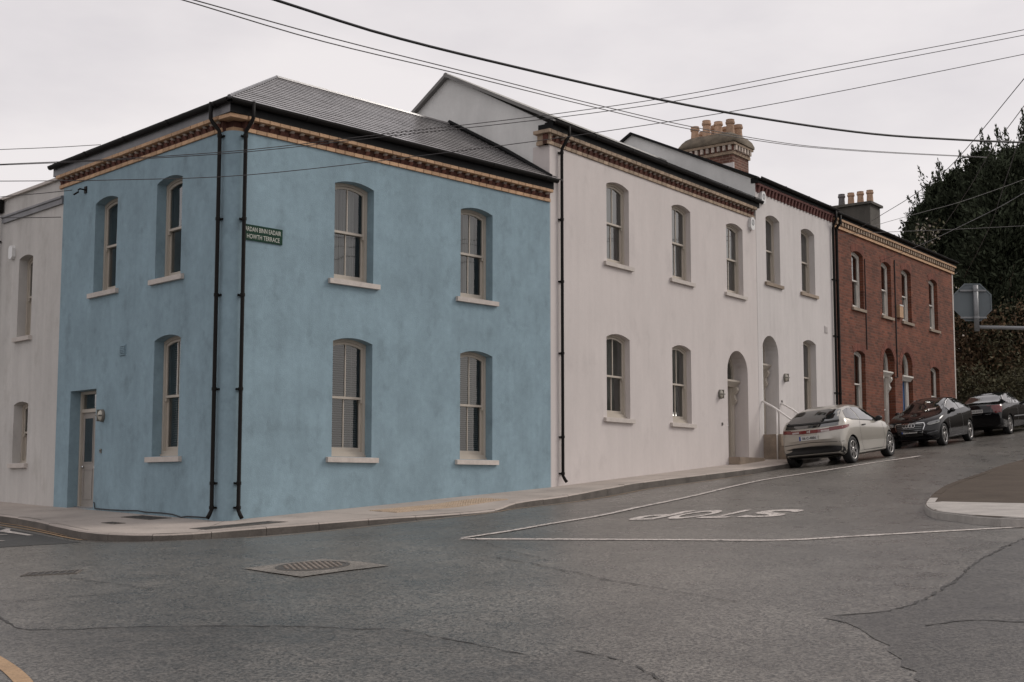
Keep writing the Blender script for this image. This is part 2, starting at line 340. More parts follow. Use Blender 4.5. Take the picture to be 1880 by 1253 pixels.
# kerb line: (photo x, y of kerb top, y of kerb foot, distance)
KERB = [(-60,940,954,25.9),(0,946,960,24.25),(41,951.6,966,23.42),(73,957.8,972.5,22.6),(109,966,981,21.61),(170,977.5,992.8,20.34),(255,981.7,994.5,19.69),
        (340,979.6,991.5,19.65),(425,973,988,20.08),(545,963.8,978.7,20.66),(681,953,964.5,21.4),(800,945.5,951.5,22.1),(870,940.5,944,22.6),(911,935.7,939,23.1),
        (947,923.4,933.5,23.9),(1040,910,921.7,25.3),(1172,886,899,28.3),(1287,872,883,30.38),(1431,853,862,33.57)]
kt = [at(x, y, D) for x, y, _, D in KERB]; kb = [at(x, y, D) for x, _, y, D in KERB]
for s_, o_ in ((10.3, 1.12), (12, 1.0), (15, .85), (20, .75), (27, .7), (34, .7)):
    p = pW(s_, o_); z = base_white(s_) - 0.03; kt.append(np.array([p[0], p[1], z])); kb.append(np.array([p[0], p[1], z - 0.12]))
for b_ in (9.0, 14.0):                               # up the left street
    p = pB(-1.6, b_); z = base_left(b_) - 0.09; kt.insert(0, np.array([p[0], p[1], z])); kb.insert(0, np.array([p[0], p[1], z - 0.12]))
def resample(pts, step):
    pts = np.array(pts); seg = np.r_[0, np.cumsum(np.linalg.norm(np.diff(pts[:, :2], axis=0), axis=1))]
    # Catmull-Rom smoothing through the points
    n = max(2, int(seg[-1] / step) + 1); t = np.linspace(0, seg[-1], n); out = []
    for q in t:
        i = min(max(np.searchsorted(seg, q) - 1, 0), len(pts) - 2); h = seg[i+1] - seg[i]; u = (q - seg[i]) / h
        p0 = pts[max(i-1, 0)]; p1 = pts[i]; p2 = pts[i+1]; p3 = pts[min(i+2, len(pts)-1)]
        m1 = (p2 - p0) / max(seg[i+1] - seg[max(i-1, 0)], 1e-6) * h; m2 = (p3 - p1) / max(seg[min(i+2, len(pts)-1)] - seg[i], 1e-6) * h
        out.append((2*u**3 - 3*u**2 + 1)*p1 + (u**3 - 2*u**2 + u)*m1 + (-2*u**3 + 3*u**2)*p2 + (u**3 - u**2)*m2)
    return np.array(out)
# civic / estate wheel contacts fix the road beside the kerb
CIVIC_D, AUDI_D = 33.3, 40.2
civ = at(1569, 850, CIVIC_D); aud = at(1736, 818, AUDI_D)
ctrl = [tuple(p) for p in kb]
def cw(p, ds, do, dz): q = p.copy(); q[:2] += dW * ds + nW * do; q[2] += dz; return tuple(q)
ctrl += [tuple(civ), cw(civ, 2.5, 0, 0.215), cw(civ, 0, -1.42, -0.10), cw(civ, 2.5, -1.42, 0.115),
         tuple(aud), cw(aud, 2.43, 0, 0.21), cw(aud, 7.0, 0, 0.61), cw(aud, 12.0, 0, 1.05), cw(aud, 18.0, 0, 1.5), cw(aud, 2.4, 4.0, 0.25), cw(aud, 12, 5, 1.05)]
ctrl += [tuple(at(575, 1043, 14.4)), (0, 0, 0), (-4, 2, -0.2), (5, 2, 0.12), (-12, 6, -0.25), (-12, 14, 0.35), (14, 6, 0.45)]
ctrl += [tuple(at(1700, 942, 21.6)), tuple(at(1742, 954, 20.3)), tuple(at(1880, 967, 17.5)), (8.9, 26.0, 1.60), tuple(at(1880, 846, 32.8) - np.array([0, 0, 0.12])), (16, 22, 1.75), (22, 30, 2.5), (-16, 24, 0.75), (-20, 30, 0.9)]
for a in (0.5, 3, 6, 8): ctrl.append((*pB(a, 0.3), base_blue(a) - 0.35))
for b in (2, 5, 9): ctrl.append((*pB(0.3, b), base_left(b) - 0.35))
for s_ in (3, 7, 12, 18, 25): ctrl.append((*pW(s_, -0.5), base_white(s_) - 0.35))
for s_ in (2, 12, 24): ctrl.append((*pW(s_, -9), base_white(s_) - 0.3))
ctrl = np.array(ctrl)
def tps_k(r2): return np.where(r2 > 1e-9, 0.5 * r2 * np.log(np.maximum(r2, 1e-9)), 0.0)
def tps_fit(c, lam=0.02):
    n = len(c); d = c[:, None, :2] - c[None, :, :2]; K = tps_k((d**2).sum(-1)) + lam * np.eye(n)
    Pm = np.c_[np.ones(n), c[:, :2]]; A = np.zeros((n+3, n+3)); A[:n,:n] = K; A[:n,n:] = Pm; A[n:,:n] = Pm.T
    return np.linalg.solve(A, np.r_[c[:, 2], 0, 0, 0])
TW = tps_fit(ctrl)
def roadz(x, y):
    x = np.asarray(x, float); y = np.asarray(y, float); sh = x.shape; q = np.c_[x.ravel(), y.ravel()]
    out = np.empty(len(q))
    for i in range(0, len(q), 20000):
        c = q[i:i+20000]; d = c[:, None, :] - ctrl[None, :, :2]
        out[i:i+20000] = tps_k((d**2).sum(-1)) @ TW[:-3] + TW[-3] + c @ TW[-2:]
    return out.reshape(sh)
TS = np.geomspace(4.0, 90.0, 1400)
def ground(px, py, dz=0.0):                           # where the line of sight through a pixel meets the road
    r = ray(px, py); q = r[None, :] * TS[:, None]; q[:, 2] += EYE
    h = q[:, 2] - roadz(q[:, 0], q[:, 1]) - dz; k = np.argmax(h <= 0)
    if h[k] > 0: k = len(TS) - 1
    if k == 0: p = q[0]
    else: w = h[k-1] / (h[k-1] - h[k]); p = q[k-1] * (1 - w) + q[k] * w
    return np.array([p[0], p[1], float(roadz(p[0], p[1]))])
def axis_grid(lo, hi, a, b, fine, coarse):
    g = list(np.arange(a, b, fine)); x = a; st = fine
    while x > lo: st = min(st * 1.25, coarse); x -= st; g.insert(0, x)
    x = g[-1]; st = fine
    while x < hi: st = min(st * 1.25, coarse); x += st; g.append(x)
    return np.array(g)
gx = axis_grid(-700, 700, -11, 19, 0.25, 60); gy = axis_grid(-500, 1200, 5, 48, 0.25, 60)
GX, GY = np.meshgrid(gx, gy); cxx = np.clip(GX, -40, 60); cyy = np.clip(GY, -30, 75)
GZ = roadz(cxx, cyy)
GZ -= 0.004 * np.maximum(np.abs(GX - 10) - 55, 0) + 0.003 * np.maximum(GY - 75, 0)
nx, ny = len(gx), len(gy); idx = np.arange(nx * ny).reshape(ny, nx)
me = bpy.data.meshes.new('road'); me.from_pydata(np.c_[GX.ravel(), GY.ravel(), GZ.ravel()].tolist(), [], np.c_[idx[:-1,:-1].ravel(), idx[:-1,1:].ravel(), idx[1:,1:].ravel(), idx[1:,:-1].ravel()].tolist())
me.shade_smooth(); me.materials.append(M_('asphalt'))
road = link(bpy.data.objects.new('road', me)); tag(road, 'grey chipped asphalt road at the sloping junction', None, kind='structure')

def drape_poly(name, outline, mat, dz, step=0.3, zf=None, kind='structure', parent=None, wob=0.0):
    """sheet laid on the road inside a plan outline"""
    zf = zf or roadz; pts = [Vector((p[0], p[1])) for p in outline]; dense = []
    for i, p in enumerate(pts):
        q = pts[(i + 1) % len(pts)]; n = max(1, int((q - p).length / step))
        for k in range(n):
            w = p.lerp(q, k / n)
            if wob: w = w + Vector((random.uniform(-wob, wob), random.uniform(-wob, wob)))
            dense.append(w)
    n = len(dense); xs = [p.x for p in dense]; ys = [p.y for p in dense]; inner = []
    x = min(xs)
    while x < max(xs):
        y = min(ys)
        while y < max(ys):
            inner.append(Vector((x, y))); y += step
        x += step
    def inside(p):
        c = False
        for i in range(n):
            a, b = dense[i], dense[i - 1]
            if (a.y > p.y) != (b.y > p.y) and p.x < (b.x - a.x) * (p.y - a.y) / (b.y - a.y) + a.x: c = not c
        return c
    inner = [p for p in inner if inside(p) and min((p - q).length for q in dense) > step * 0.35]
    vs, es, fs, *_ = mgeo.delaunay_2d_cdt(dense + inner, [(i, (i + 1) % n) for i in range(n)], [list(range(n))], 1, 1e-6)
    X = np.array([v.x for v in vs]); Y = np.array([v.y for v in vs]); Z = zf(X, Y) + dz
    m = bpy.data.meshes.new(name); m.from_pydata(np.c_[X, Y, Z].tolist(), [], [tuple(f) for f in fs]); fix_normals(m)
    if len(m.polygons) and m.polygons[0].normal.z < 0: m.flip_normals()
    m.materials.append(mat); o = link(bpy.data.objects.new(name, m), parent)
    if kind: o['kind'] = kind
    return o
def drape_strip(name, pts, width, mat, dz, step=0.2, kind='structure', wob=0.0, ragged=0.0):
    P = resample([np.array([p[0], p[1], 0.0]) for p in pts], step)[:, :2]; vs = []; fs = []
    for i, p in enumerate(P):
        t = P[min(i+1, len(P)-1)] - P[max(i-1, 0)]; t = t / np.linalg.norm(t); nn = np.array([-t[1], t[0]])
        c = p + nn * random.uniform(-wob, wob); w = width * (1 + random.uniform(-ragged, ragged)) / 2
        for k in (-1, 0, 1): vs.append(c + nn * w * k)
    vs = np.array(vs); Z = roadz(vs[:, 0], vs[:, 1]) + dz
    for i in range(len(P) - 1):
        for k in (0, 1): fs.append((3*i + k, 3*i + k + 1, 3*i + k + 4, 3*i + k + 3))
    m = bpy.data.meshes.new(name); m.from_pydata(np.c_[vs, Z].tolist(), [], fs)
    if m.polygons[0].normal.z < 0: m.flip_normals()
    m.materials.append(mat); o = link(bpy.data.objects.new(name, m))
    if kind: o['kind'] = kind
    return o
G = lambda pts: [ground(*p)[:2] for p in pts]

# patches of different tarmac
tag(drape_poly('road_patch', G([(-120,1085),(0,1132),(45,1155),(120,1156),(280,1150),(430,1150),(560,1152),(660,1155),(740,1158),(800,1170),(870,1183),(960,1202),(1000,1205),(1060,1195),(1130,1210),(1180,1232),(1230,1300),(900,1330),(300,1340),(-120,1330)]), M_('asphalt_smooth'), 0.004, 0.35, wob=0.015), 'smooth worn tarmac patch across the near road')
tag(drape_poly('road_patch', G([(1960,960),(1880,990),(1835,1010),(1790,1035),(1760,1062),(1700,1100),(1640,1122),(1540,1130),(1520,1136),(1600,1165),(1690,1250),(1760,1330),(2100,1340),(2100,960)]), M_('asphalt_dark'), 0.004, 0.2, wob=0.045), 'dark rough tarmac in the bottom right corner')
tag(drape_poly('road_patch', G([(-90,962),(0,969),(60,980),(110,990),(150,996),(120,999),(60,1002),(0,1006),(-90,1012)]), M_('asphalt_new'), 0.004, 0.4), 'dark new tarmac at the mouth of the side street')
# seams and cracks
SEAMS = [([(-40,1118),(0,1136),(45,1156),(120,1157),(280,1151),(430,1151),(560,1152),(660,1156),(740,1158),(800,1171),(870,1184),(960,1203)], 0.022),
         ([(890,1022),(960,1033),(1040,1049),(1130,1068),(1230,1085),(1350,1106)], 0.016),
         ([(1480,1128),(1540,1131),(1640,1121),(1700,1100),(1760,1062),(1790,1036),(1835,1010),(1880,990)], 0.03),
         ([(1060,1196),(1130,1212),(1180,1232),(1225,1256)], 0.02),
         ([(0,1105),(60,1103),(150,1095),(220,1089)], 0.016), ([(125,1061),(180,1069),(260,1079),(280,1083)], 0.014), ([(870,990),(930,1010),(1010,1030)], 0.010),
         ([(1700,1150),(1780,1140),(1880,1144)], 0.03)]
for pts, w in SEAMS:
    tag(drape_strip('road_seam', G(pts), w * .75, M_('seam'), 0.008, 0.09, wob=0.02, ragged=0.85), 'dark crack line between patches of asphalt')

# pavement round the corner: wall line to kerb line
KT = resample(kt, 0.30); KB = resample(kb, 0.30)
def wall_foot(p):
    d = p[:2] - C0; a = d.dot(dB); b = -d.dot(nB); e = p[:2] - W0; s = e.dot(dW)
    if s > 0.3: q = pW(s, -0.25); return np.array([q[0], q[1], base_white(s)])
    if a > 0.25: a = min(a, 8.3); q = pB(a, 0.25); return np.array([q[0], q[1], base_blue(a)])
    if b > 0.25: q = pB(0.25, b); return np.array([q[0], q[1], base_left(b)])
    return np.array([*pB(0.25, 0.25), 1.085])
vs, fs = [], []; NV = 6; KW = 0.14
for i, p in enumerate(KT):
    w = wall_foot(p); d = w - p; ln = np.linalg.norm(d[:2]); p0 = p + d * (KW / ln)
    for k in range(NV + 1):
        q = p0 + (w - p0) * k / NV; vs.append(q)
for i in range(len(KT) - 1):
    for k in range(NV):
        a = i * (NV + 1) + k; fs.append((a, a + 1, a + NV + 2, a + NV + 1))
me = bpy.data.meshes.new('pavement'); me.from_pydata([tuple(v) for v in vs], [], fs); me.materials.append(M_('concrete')); 
if me.polygons[len(fs)//2].normal.z < 0: me.flip_normals()
me.shade_smooth(); PAVE_BVH = BVHTree.FromPolygons([Vector(v) for v in vs], fs)
pave = link(bpy.data.objects.new('pavement', me)); tag(pave, 'pale concrete pavement along the terrace and round the blue corner', kind='structure')
def pave_z(x, y):
    def one(u, v):
        h = PAVE_BVH.ray_cast(Vector((u, v, 20)), Vector((0, 0, -1))); return h[0].z if h[0] else float(roadz(u, v)) + 0.12
    return np.array([one(u, v) for u, v in zip(np.ravel(x), np.ravel(y))]).reshape(np.shape(x))
def pave_at(px, py):
    r = Vector(ray(px, py)).normalized(); h = PAVE_BVH.ray_cast(Vector((0, 0, EYE)), r)
    return np.array(h[0]) if h[0] else ground(px, py, 0.12)
def kerbstones(KT, KB, parent, mat, per=3, flip=1):
    for i in range(0, len(KT) - per, per):
        vs = []; fs = []; n = per + 1; jit = random.uniform(-0.004, 0.004)
        for k in range(n):
            p = KT[i + k]; f = KB[i + k]; t = KT[min(i + k + 1, len(KT)-1)] - KT[max(i + k - 1, 0)]; t = t / np.linalg.norm(t); nn = np.array([-t[1], t[0], 0]) * flip
            e = 0.012 if k in (0, n - 1) else 0.0; sh = t * (0.004 if k == 0 else -0.004 if k == n-1 else 0)
            foot = np.array([p[0], p[1], f[2] - 0.10]) + sh
            vs += [foot - nn*0.02, p + sh + np.array([0, 0, -0.02 + jit]) - nn * 0.012, p + sh + nn * 0.015 + np.array([0, 0, 0.003 + jit]), p + sh + nn * (KW + 0.005) + np.array([0, 0, 0.003 + jit]), p + sh + nn * (KW + 0.005) + np.array([0, 0, -0.2])]
        for k in range(per):
            for j in range(4): a = 5*k + j; fs.append((a, a + 1, a + 6, a + 5))
        fs.append(tuple(range(5))); fs.append(tuple(5*per + j for j in range(4, -1, -1)))
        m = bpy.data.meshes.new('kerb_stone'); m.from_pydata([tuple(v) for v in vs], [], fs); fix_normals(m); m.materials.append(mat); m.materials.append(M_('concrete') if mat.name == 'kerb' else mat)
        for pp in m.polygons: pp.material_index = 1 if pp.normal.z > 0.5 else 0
        link(bpy.data.objects.new('kerb_stone', m), parent)
kerbstones(KT, KB, pave, M_('kerb'))
def pave_joint(p, q, w=.014):
    p, q = np.array(p), np.array(q); t = (q - p)/np.linalg.norm(q - p); nn = np.array([-t[1], t[0]]); vs = []; n = 12
    for k in range(n + 1):
        c = p + (q - p)*k/n + nn*random.uniform(-.006, .006); ww = w*random.uniform(.5, 1.2)/2
        for g in (-1, 1): u = c + nn*ww*g; vs.append((u[0], u[1], pave_z(np.array([u[0]]), np.array([u[1]]))[0] + .004))
    m = bpy.data.meshes.new('joint'); m.from_pydata(vs, [], [(2*k, 2*k + 1, 2*k + 3, 2*k + 2) for k in range(n)]); m.materials.append(M_('kerb')); link(bpy.data.objects.new('joint', m), pave)
for b_ in (5.2, 2.6): pave_joint(pB(-.03, b_), pB(-1.7, b_ - .2))
pave_joint(pB(.05, .05), pB(-1.3, -1.35))
for a_ in (1.9, 6.3): pave_joint(pB(a_, -.03), pB(a_ + .05, -1.75))
for s__ in (.9, 3.9, 6.9, 9.5): pave_joint(pW(s__, .03), pW(s__, 1.05))
# tactile slabs at the dropped kerb
def tactile_mesh():
    b = MB(); b.box(-0.197, 0.197, -0.197, 0.197, -0.04, 0.006)
    for i in range(6):
        for j in range(6):
            b.lathe([(0.018, 0.006), (0.013, 0.016)], (-0.167 + i * 0.0667, -0.167 + j * 0.0667, 0), 6)
    m = b.mesh('tactile_slab'); m.materials.append(M_('tactile')); return m
tme = tactile_mesh(); ca = pave_at(738, 934); cb = pave_at(893, 942); ang = math.atan2(dB[1], dB[0])
for i in range(7):
    for j in range(2):
        p = pB(2.75 + i * 0.40, -0.95 - j * 0.40); z = pave_z(np.array([p[0]]), np.array([p[1]]))[0]
        z2 = pave_z(np.array([p[0] + dB[0]*.2]), np.array([p[1] + dB[1]*.2]))[0]
        o = link(bpy.data.objects.new('tactile_slab', tme), pave); o.location = (p[0], p[1], z + 0.003); o.rotation_euler = (0, -math.atan2(z2 - z, 0.2), ang)
# access covers set in the pavement and road
def cover(px, w, d, rz, label, on_pave=True, mat='cover_iron', ribs=4):
    p = pave_at(*px) if on_pave else ground(*px); zf = pave_z if on_pave else roadz
    e = 0.3; zx = (zf(np.array([p[0]+e]), np.array([p[1]]))[0] - zf(np.array([p[0]-e]), np.array([p[1]]))[0]) / (2*e); zy = (zf(np.array([p[0]]), np.array([p[1]+e]))[0] - zf(np.array([p[0]]), np.array([p[1]-e]))[0]) / (2*e)
    n = Vector((-zx, -zy, 1)).normalized(); q = n.to_track_quat('Z', 'Y').to_matrix()
    x = Vector((math.cos(rz), math.sin(rz), 0)); x = (x - n * x.dot(n)).normalized(); y = n.cross(x); Mx = Matrix((x, y, n)).transposed().to_4x4(); Mx.translation = Vector((p[0], p[1], zf(np.array([p[0]]), np.array([p[1]]))[0]))
    r = empty('access_cover', (0, 0, 0)); r.matrix_world = Mx; tag(r, label, 'cover')
    b = MB(); b.ring([(-w/2, -d/2), (w/2, -d/2), (w/2, d/2), (-w/2, d/2)], [(-w/2+.03, -d/2+.03), (w/2-.03, -d/2+.03), (w/2-.03, d/2-.03), (-w/2+.03, d/2-.03)], -0.03, 0.008)
    b.v = [(v[0], v[2], v[1]) for v in b.v]; b.build('rim', M_('kerb'), r); fix_normals(r.children[0].data)
    b = MB(); b.box(-w/2+.03, w/2-.03, -d/2+.03, d/2-.03, -0.03, 0.004); b.build('plate', M_(mat), r)
    b = MB()
    for i in range(ribs):
        u = -w/2 + .03 + (w - .06) * (i + .5) / ribs; b.box(u - .012, u + .012, -d/2 + .05, d/2 - .05, 0.003, 0.010)
    b.build('rib', M_('cover_iron'), r)
    return r
La = math.atan2(-nB[1], -nB[0])
cover((268, 951), 1.0, 0.45, La, 'dark rectangular cover in the pavement below the ground floor window', ribs=6)
cover((208, 961), 0.45, 0.22, La, 'small dark cover in the pavement near the blue door', ribs=3)
cover((440, 965), 1.55, 0.5, ang, 'long dark cover in the pavement at the rounded blue corner', ribs=8)
cover((95, 1053), 0.62, 0.32, R(8), 'small drain grating in the road at far left', False, 'seam', 7)

# pavement on the right with its rounded nose
rt_front = [(1699,926),(1704,932),(1719,938.5),(1760,943.5),(1805,948),(1880,952),(1960,953),(2060,950)]
rt_back = [(1702,920),(1716,905),(1742,889),(1800,869),(1880,843),(1990,808)]
fr = [ground(x, y, 0.125) for x, y in rt_front]; bk = [ground(x, y, 0.125) for x, y in rt_back]
front = resample([np.array([p[0], p[1], p[2] + 0.125]) for p in (bk[::-1] + fr)], 0.30)
far_r = np.array([front[-1][0] + 1.5, front[-1][1] + 4.0]); far_b = np.array([front[0][0] + 4.0, front[0][1] - 2.0])
outl = [p[:2] for p in front] + [far_r, far_b]
zup = lambda x, y: roadz(x, y) + 0.125
pav2 = drape_poly('pavement', outl, M_('tarmac_brown'), 0.0, 0.4, zup); tag(pav2, 'brown tarmac pavement on the right with rounded nose')
kerb_b = front.copy(); kerb_b[:, 2] -= 0.125
nb_ = len(resample([np.array([p[0], p[1], 0.0]) for p in bk[::-1]], 0.30)) - 2
kerbstones(front[:nb_ + 1], kerb_b[:nb_ + 1], pav2, M_('tarmac_brown'), 3, 1); kerbstones(front[nb_ - 1:], kerb_b[nb_ - 1:], pav2, M_('kerb_light'), 3, 1)
apron = [ground(x, y, 0.13)[:2] for x, y in [(1706,931),(1722,937),(1762,942),(1805,946.5),(1880,950.5),(1960,951.5),(1960,926),(1880,924),(1800,922.5),(1730,921),(1708,923)]]
o = drape_poly('concrete_apron', apron, M_('kerb_light'), 0.004, 0.3, zup, kind=None, parent=pav2)

# painted markings
W = M_('paint_white'); Yl = M_('paint_yellow')
tag(drape_strip('stop_line', G([(845,990.5),(1000,991),(1130,991.5),(1300,992.5),(1440,992.5),(1560,986),(1700,978),(1880,968),(1960,963)]), 0.15, W, 0.007, ragged=0.06), 'white stop line across the mouth of the terrace')
tag(drape_strip('centre_line', G([(850,989),(930,977),(1010,963),(1095,949),(1180,931),(1290,907.5),(1350,893),(1420,879),(1500,867),(1600,851),(1690,838)]), 0.11, W, 0.011, ragged=0.06), 'white line running up the middle of the terrace road')
dby = [(-60,955),(0,961),(41,967),(104,980.6),(140,988),(162,992)]
tag(drape_strip('yellow_line', G(dby), 0.07, Yl, 0.008), 'inner of the two yellow lines by the left kerb')
tag(drape_strip('yellow_line', G([(-60,958),(0,965),(50,973),(100,983),(140,991),(150,992.5)]), 0.07, Yl, 0.009), 'outer of the two yellow lines by the left kerb')
tag(drape_strip('yellow_line', G([(452,988.5),(545,981.5),(681,967.5),(800,954.5),(911,941),(940,936),(1040,924.5),(1172,902),(1287,885.5),(1380,872)]), 0.06, Yl, 0.008, ragged=0.15), 'single yellow line along the terrace kerb')
tag(drape_strip('yellow_line', G([(-30,1200),(0,1218),(25,1236),(48,1262),(60,1300)]), 0.12, Yl, 0.009), 'curved yellow line at the bottom left corner')
tag(drape_poly('road_arrow', G([(-40,972),(0,975.5),(12,971.5),(20,972),(18,976),(62,984),(50,984.5),(0,977.5),(-40,975)]), W, 0.010, 0.2), 'white arrow mark on the side street')
tag(drape_strip('lane_dash', G([(-30,982),(14,983)]), 0.07, W, 0.010), 'upper white dash on the side street at the left edge')
tag(drape_strip('lane_dash', G([(-40,993),(8,994.5)]), 0.07, W, 0.010), 'lower white dash on the side street at the left edge')
tag(drape_strip('paint_scuff', G([(1180,908.5),(1200,906.5)]), 0.04, W, 0.008, ragged=0.5), 'left scuffed paint mark near the terrace kerb')
tag(drape_strip('paint_scuff', G([(1215,906),(1252,901.5)]), 0.03, W, 0.008, ragged=0.6), 'right scuffed paint mark near the terrace kerb')
# STOP lettering, read from the terrace
def text_mesh(body, size=1.0, extrude=0.0, bold=0.0, res=4, spacing=1.0):
    c = bpy.data.curves.new('lettering', 'FONT'); c.body = body; c.size = size; c.extrude = extrude; c.resolution_u = res; c.offset = bold; c.space_character = spacing
    o = bpy.data.objects.new('lettering', c); COL.objects.link(o); bpy.context.view_layer.update()
    m = bpy.data.meshes.new_from_object(o.evaluated_get(bpy.context.evaluated_depsgraph_get()))
    bpy.data.objects.remove(o); bpy.data.curves.remove(c)
    return m
for ch, u0, u1 in (('S', 0.0, 0.29), ('T', 0.32, 0.53), ('O', 0.54, 0.77), ('P', 0.79, 1.0)):
    m = text_mesh(ch, bold=0.03, res=8); bm = bmesh.new(); bm.from_mesh(m); bmesh.ops.triangulate(bm, faces=bm.faces)
    bmesh.ops.subdivide_edges(bm, edges=[e for e in bm.edges if e.calc_length() > 0.15], cuts=2)
    x0 = min(v.co.x for v in bm.verts); x1 = max(v.co.x for v in bm.verts); y0 = min(v.co.y for v in bm.verts); y1 = max(v.co.y for v in bm.verts)
    nl = ground(1138, 957); nr = ground(1420, 950.5); fl = ground(1222, 939.5); frr = ground(1484, 936)
    for v in bm.verts:
        u = u0 + (u1 - u0) * (v.co.x - x0) / (x1 - x0); t = (v.co.y - y0) / (y1 - y0)
        far = frr + (fl - frr) * u; near = nr + (nl - nr) * u; p = far + (near - far) * t
        v.co = (p[0], p[1], float(roadz(p[0], p[1])) + 0.008)
    bm.to_mesh(m); bm.free()
    if sum(pp.normal.z for pp in m.polygons) < 0: m.flip_normals()
    m.materials.clear(); m.materials.append(W); o = link(bpy.data.objects.new('road_letter', m)); tag(o, 'white painted letter %s of the word on the terrace road' % ch, kind='structure')
# manhole in its concrete surround
tag(drape_poly('manhole_surround', G([(448,1045),(520,1036),(592,1028),(660,1033),(714,1040),(630,1050),(553,1061),(500,1053)]), M_('patch_concrete'), 0.010, 0.25, wob=0.01), 'pale concrete square round the manhole')
mc = ground(574, 1041); e = 0.3
gxs = float(roadz(mc[0]+e, mc[1]) - roadz(mc[0]-e, mc[1])) / (2*e); gys = float(roadz(mc[0], mc[1]+e) - roadz(mc[0], mc[1]-e)) / (2*e)
mh = empty('manhole_cover', tuple(mc)); mh.rotation_euler = Vector((-gxs, -gys, 1)).to_track_quat('Z', 'Y').to_euler(); tag(mh, 'round studded iron manhole cover in the junction', 'manhole')
MB().lathe([(0.42, -0.03), (0.42, 0.014), (0.375, 0.016), (0.372, -0.03)], n=40).build('frame', M_('cover_iron'), mh)
MB().lathe([(0.365, -0.03), (0.365, 0.012), (0.001, 0.012)], n=40).build('plate', M_('cover_iron'), mh)
b = MB()
for i in range(-8, 9):
    for j in range(-8, 9):
        if (i*i + j*j) * 0.042**2 < 0.34**2 and (i + j) % 2 == 0: b.box(i*.042 - .014, i*.042 + .014, j*.042 - .014, j*.042 + .014, 0.011, 0.022)
b.build('studs', M_('cover_studs'), mh)

# ------------------------------------------------------------------ houses
def arch_pts(s0, s1, z0, zsp, rise, n=12):          # opening outline, counter-clockwise from bottom left
    w = (s1 - s0) / 2; c = (s0 + s1) / 2; pts = [(s0, z0), (s1, z0)]
    if rise <= 1e-4: return pts + [(s1, zsp), (s0, zsp)]
    r = (w*w + rise*rise) / (2*rise); zc = zsp + rise - r; a = math.asin(min(1, w / r))
    if rise > w * 0.999: a = math.pi / 2
    for k in range(n + 1):
        t = a - 2 * a * k / n; pts.append((c + r * math.sin(t), zc + r * math.cos(t)))
    return pts
def slab_mesh(name, outline, holes, y0, y1):         # flat slab with holes: outline in (s, z), thickness along 'in'
    c = bpy.data.curves.new('slab', 'CURVE'); c.dimensions = '2D'; c.fill_mode = 'BOTH'; c.extrude = (y1 - y0) / 2
    for pts in [outline] + holes:
        sp = c.splines.new('POLY'); sp.points.add(len(pts) - 1); sp.use_cyclic_u = True
        for i, (p, q) in enumerate(pts): sp.points[i].co = (p, q, 0, 1)
    o = bpy.data.objects.new('slab', c); COL.objects.link(o); bpy.context.view_layer.update()
    m = bpy.data.meshes.new_from_object(o.evaluated_get(bpy.context.evaluated_depsgraph_get()))
    bpy.data.objects.remove(o); bpy.data.curves.remove(c)
    for v in m.vertices: v.co = (v.co.x, (y0 + y1) / 2 - v.co.z, v.co.y)
    m.name = name; return m
def slab(name, outline, holes, y0, y1, mat, parent, M):
    m = slab_mesh(name, outline, holes, y0, y1); m.transform(M); m.materials.clear(); m.materials.append(mat)
    for p in m.polygons: p.use_smooth = False; p.material_index = 0
    return link(bpy.data.objects.new(name, m), parent)
class House:
    def __init__(s, name, P, d, zb, label):
        s.root = empty(name, (P[0], P[1], zb), math.atan2(d[1], d[0])); s.zb = zb; tag(s.root, label, 'house')
        s.R = Matrix.Translation((0, 0, -zb)); s.L = s.R @ Matrix(((0, 1, 0, 0), (-1, 0, 0, 0), (0, 0, 1, 0), (0, 0, 0, 1)))
    def part(s, name, mb, mat, M=None, parent=None, smooth=False):
        return mb.build(name, M_(mat), parent or s.root, M or s.R, smooth)
def inset(pts, d, dz0=None, dtop=None):
    s0 = pts[0][0]; s1 = pts[1][0]; c = (s0 + s1) / 2; w = (s1 - s0) / 2; f = (w - d) / w; z0 = pts[0][1]; zt = max(p[1] for p in pts); out = []
    for i, (p, q) in enumerate(pts):
        z = q + (d if dz0 is None else dz0) if i < 2 else q - (d if dtop is None else dtop)
        out.append((c + (p - c) * f, z))
    return out
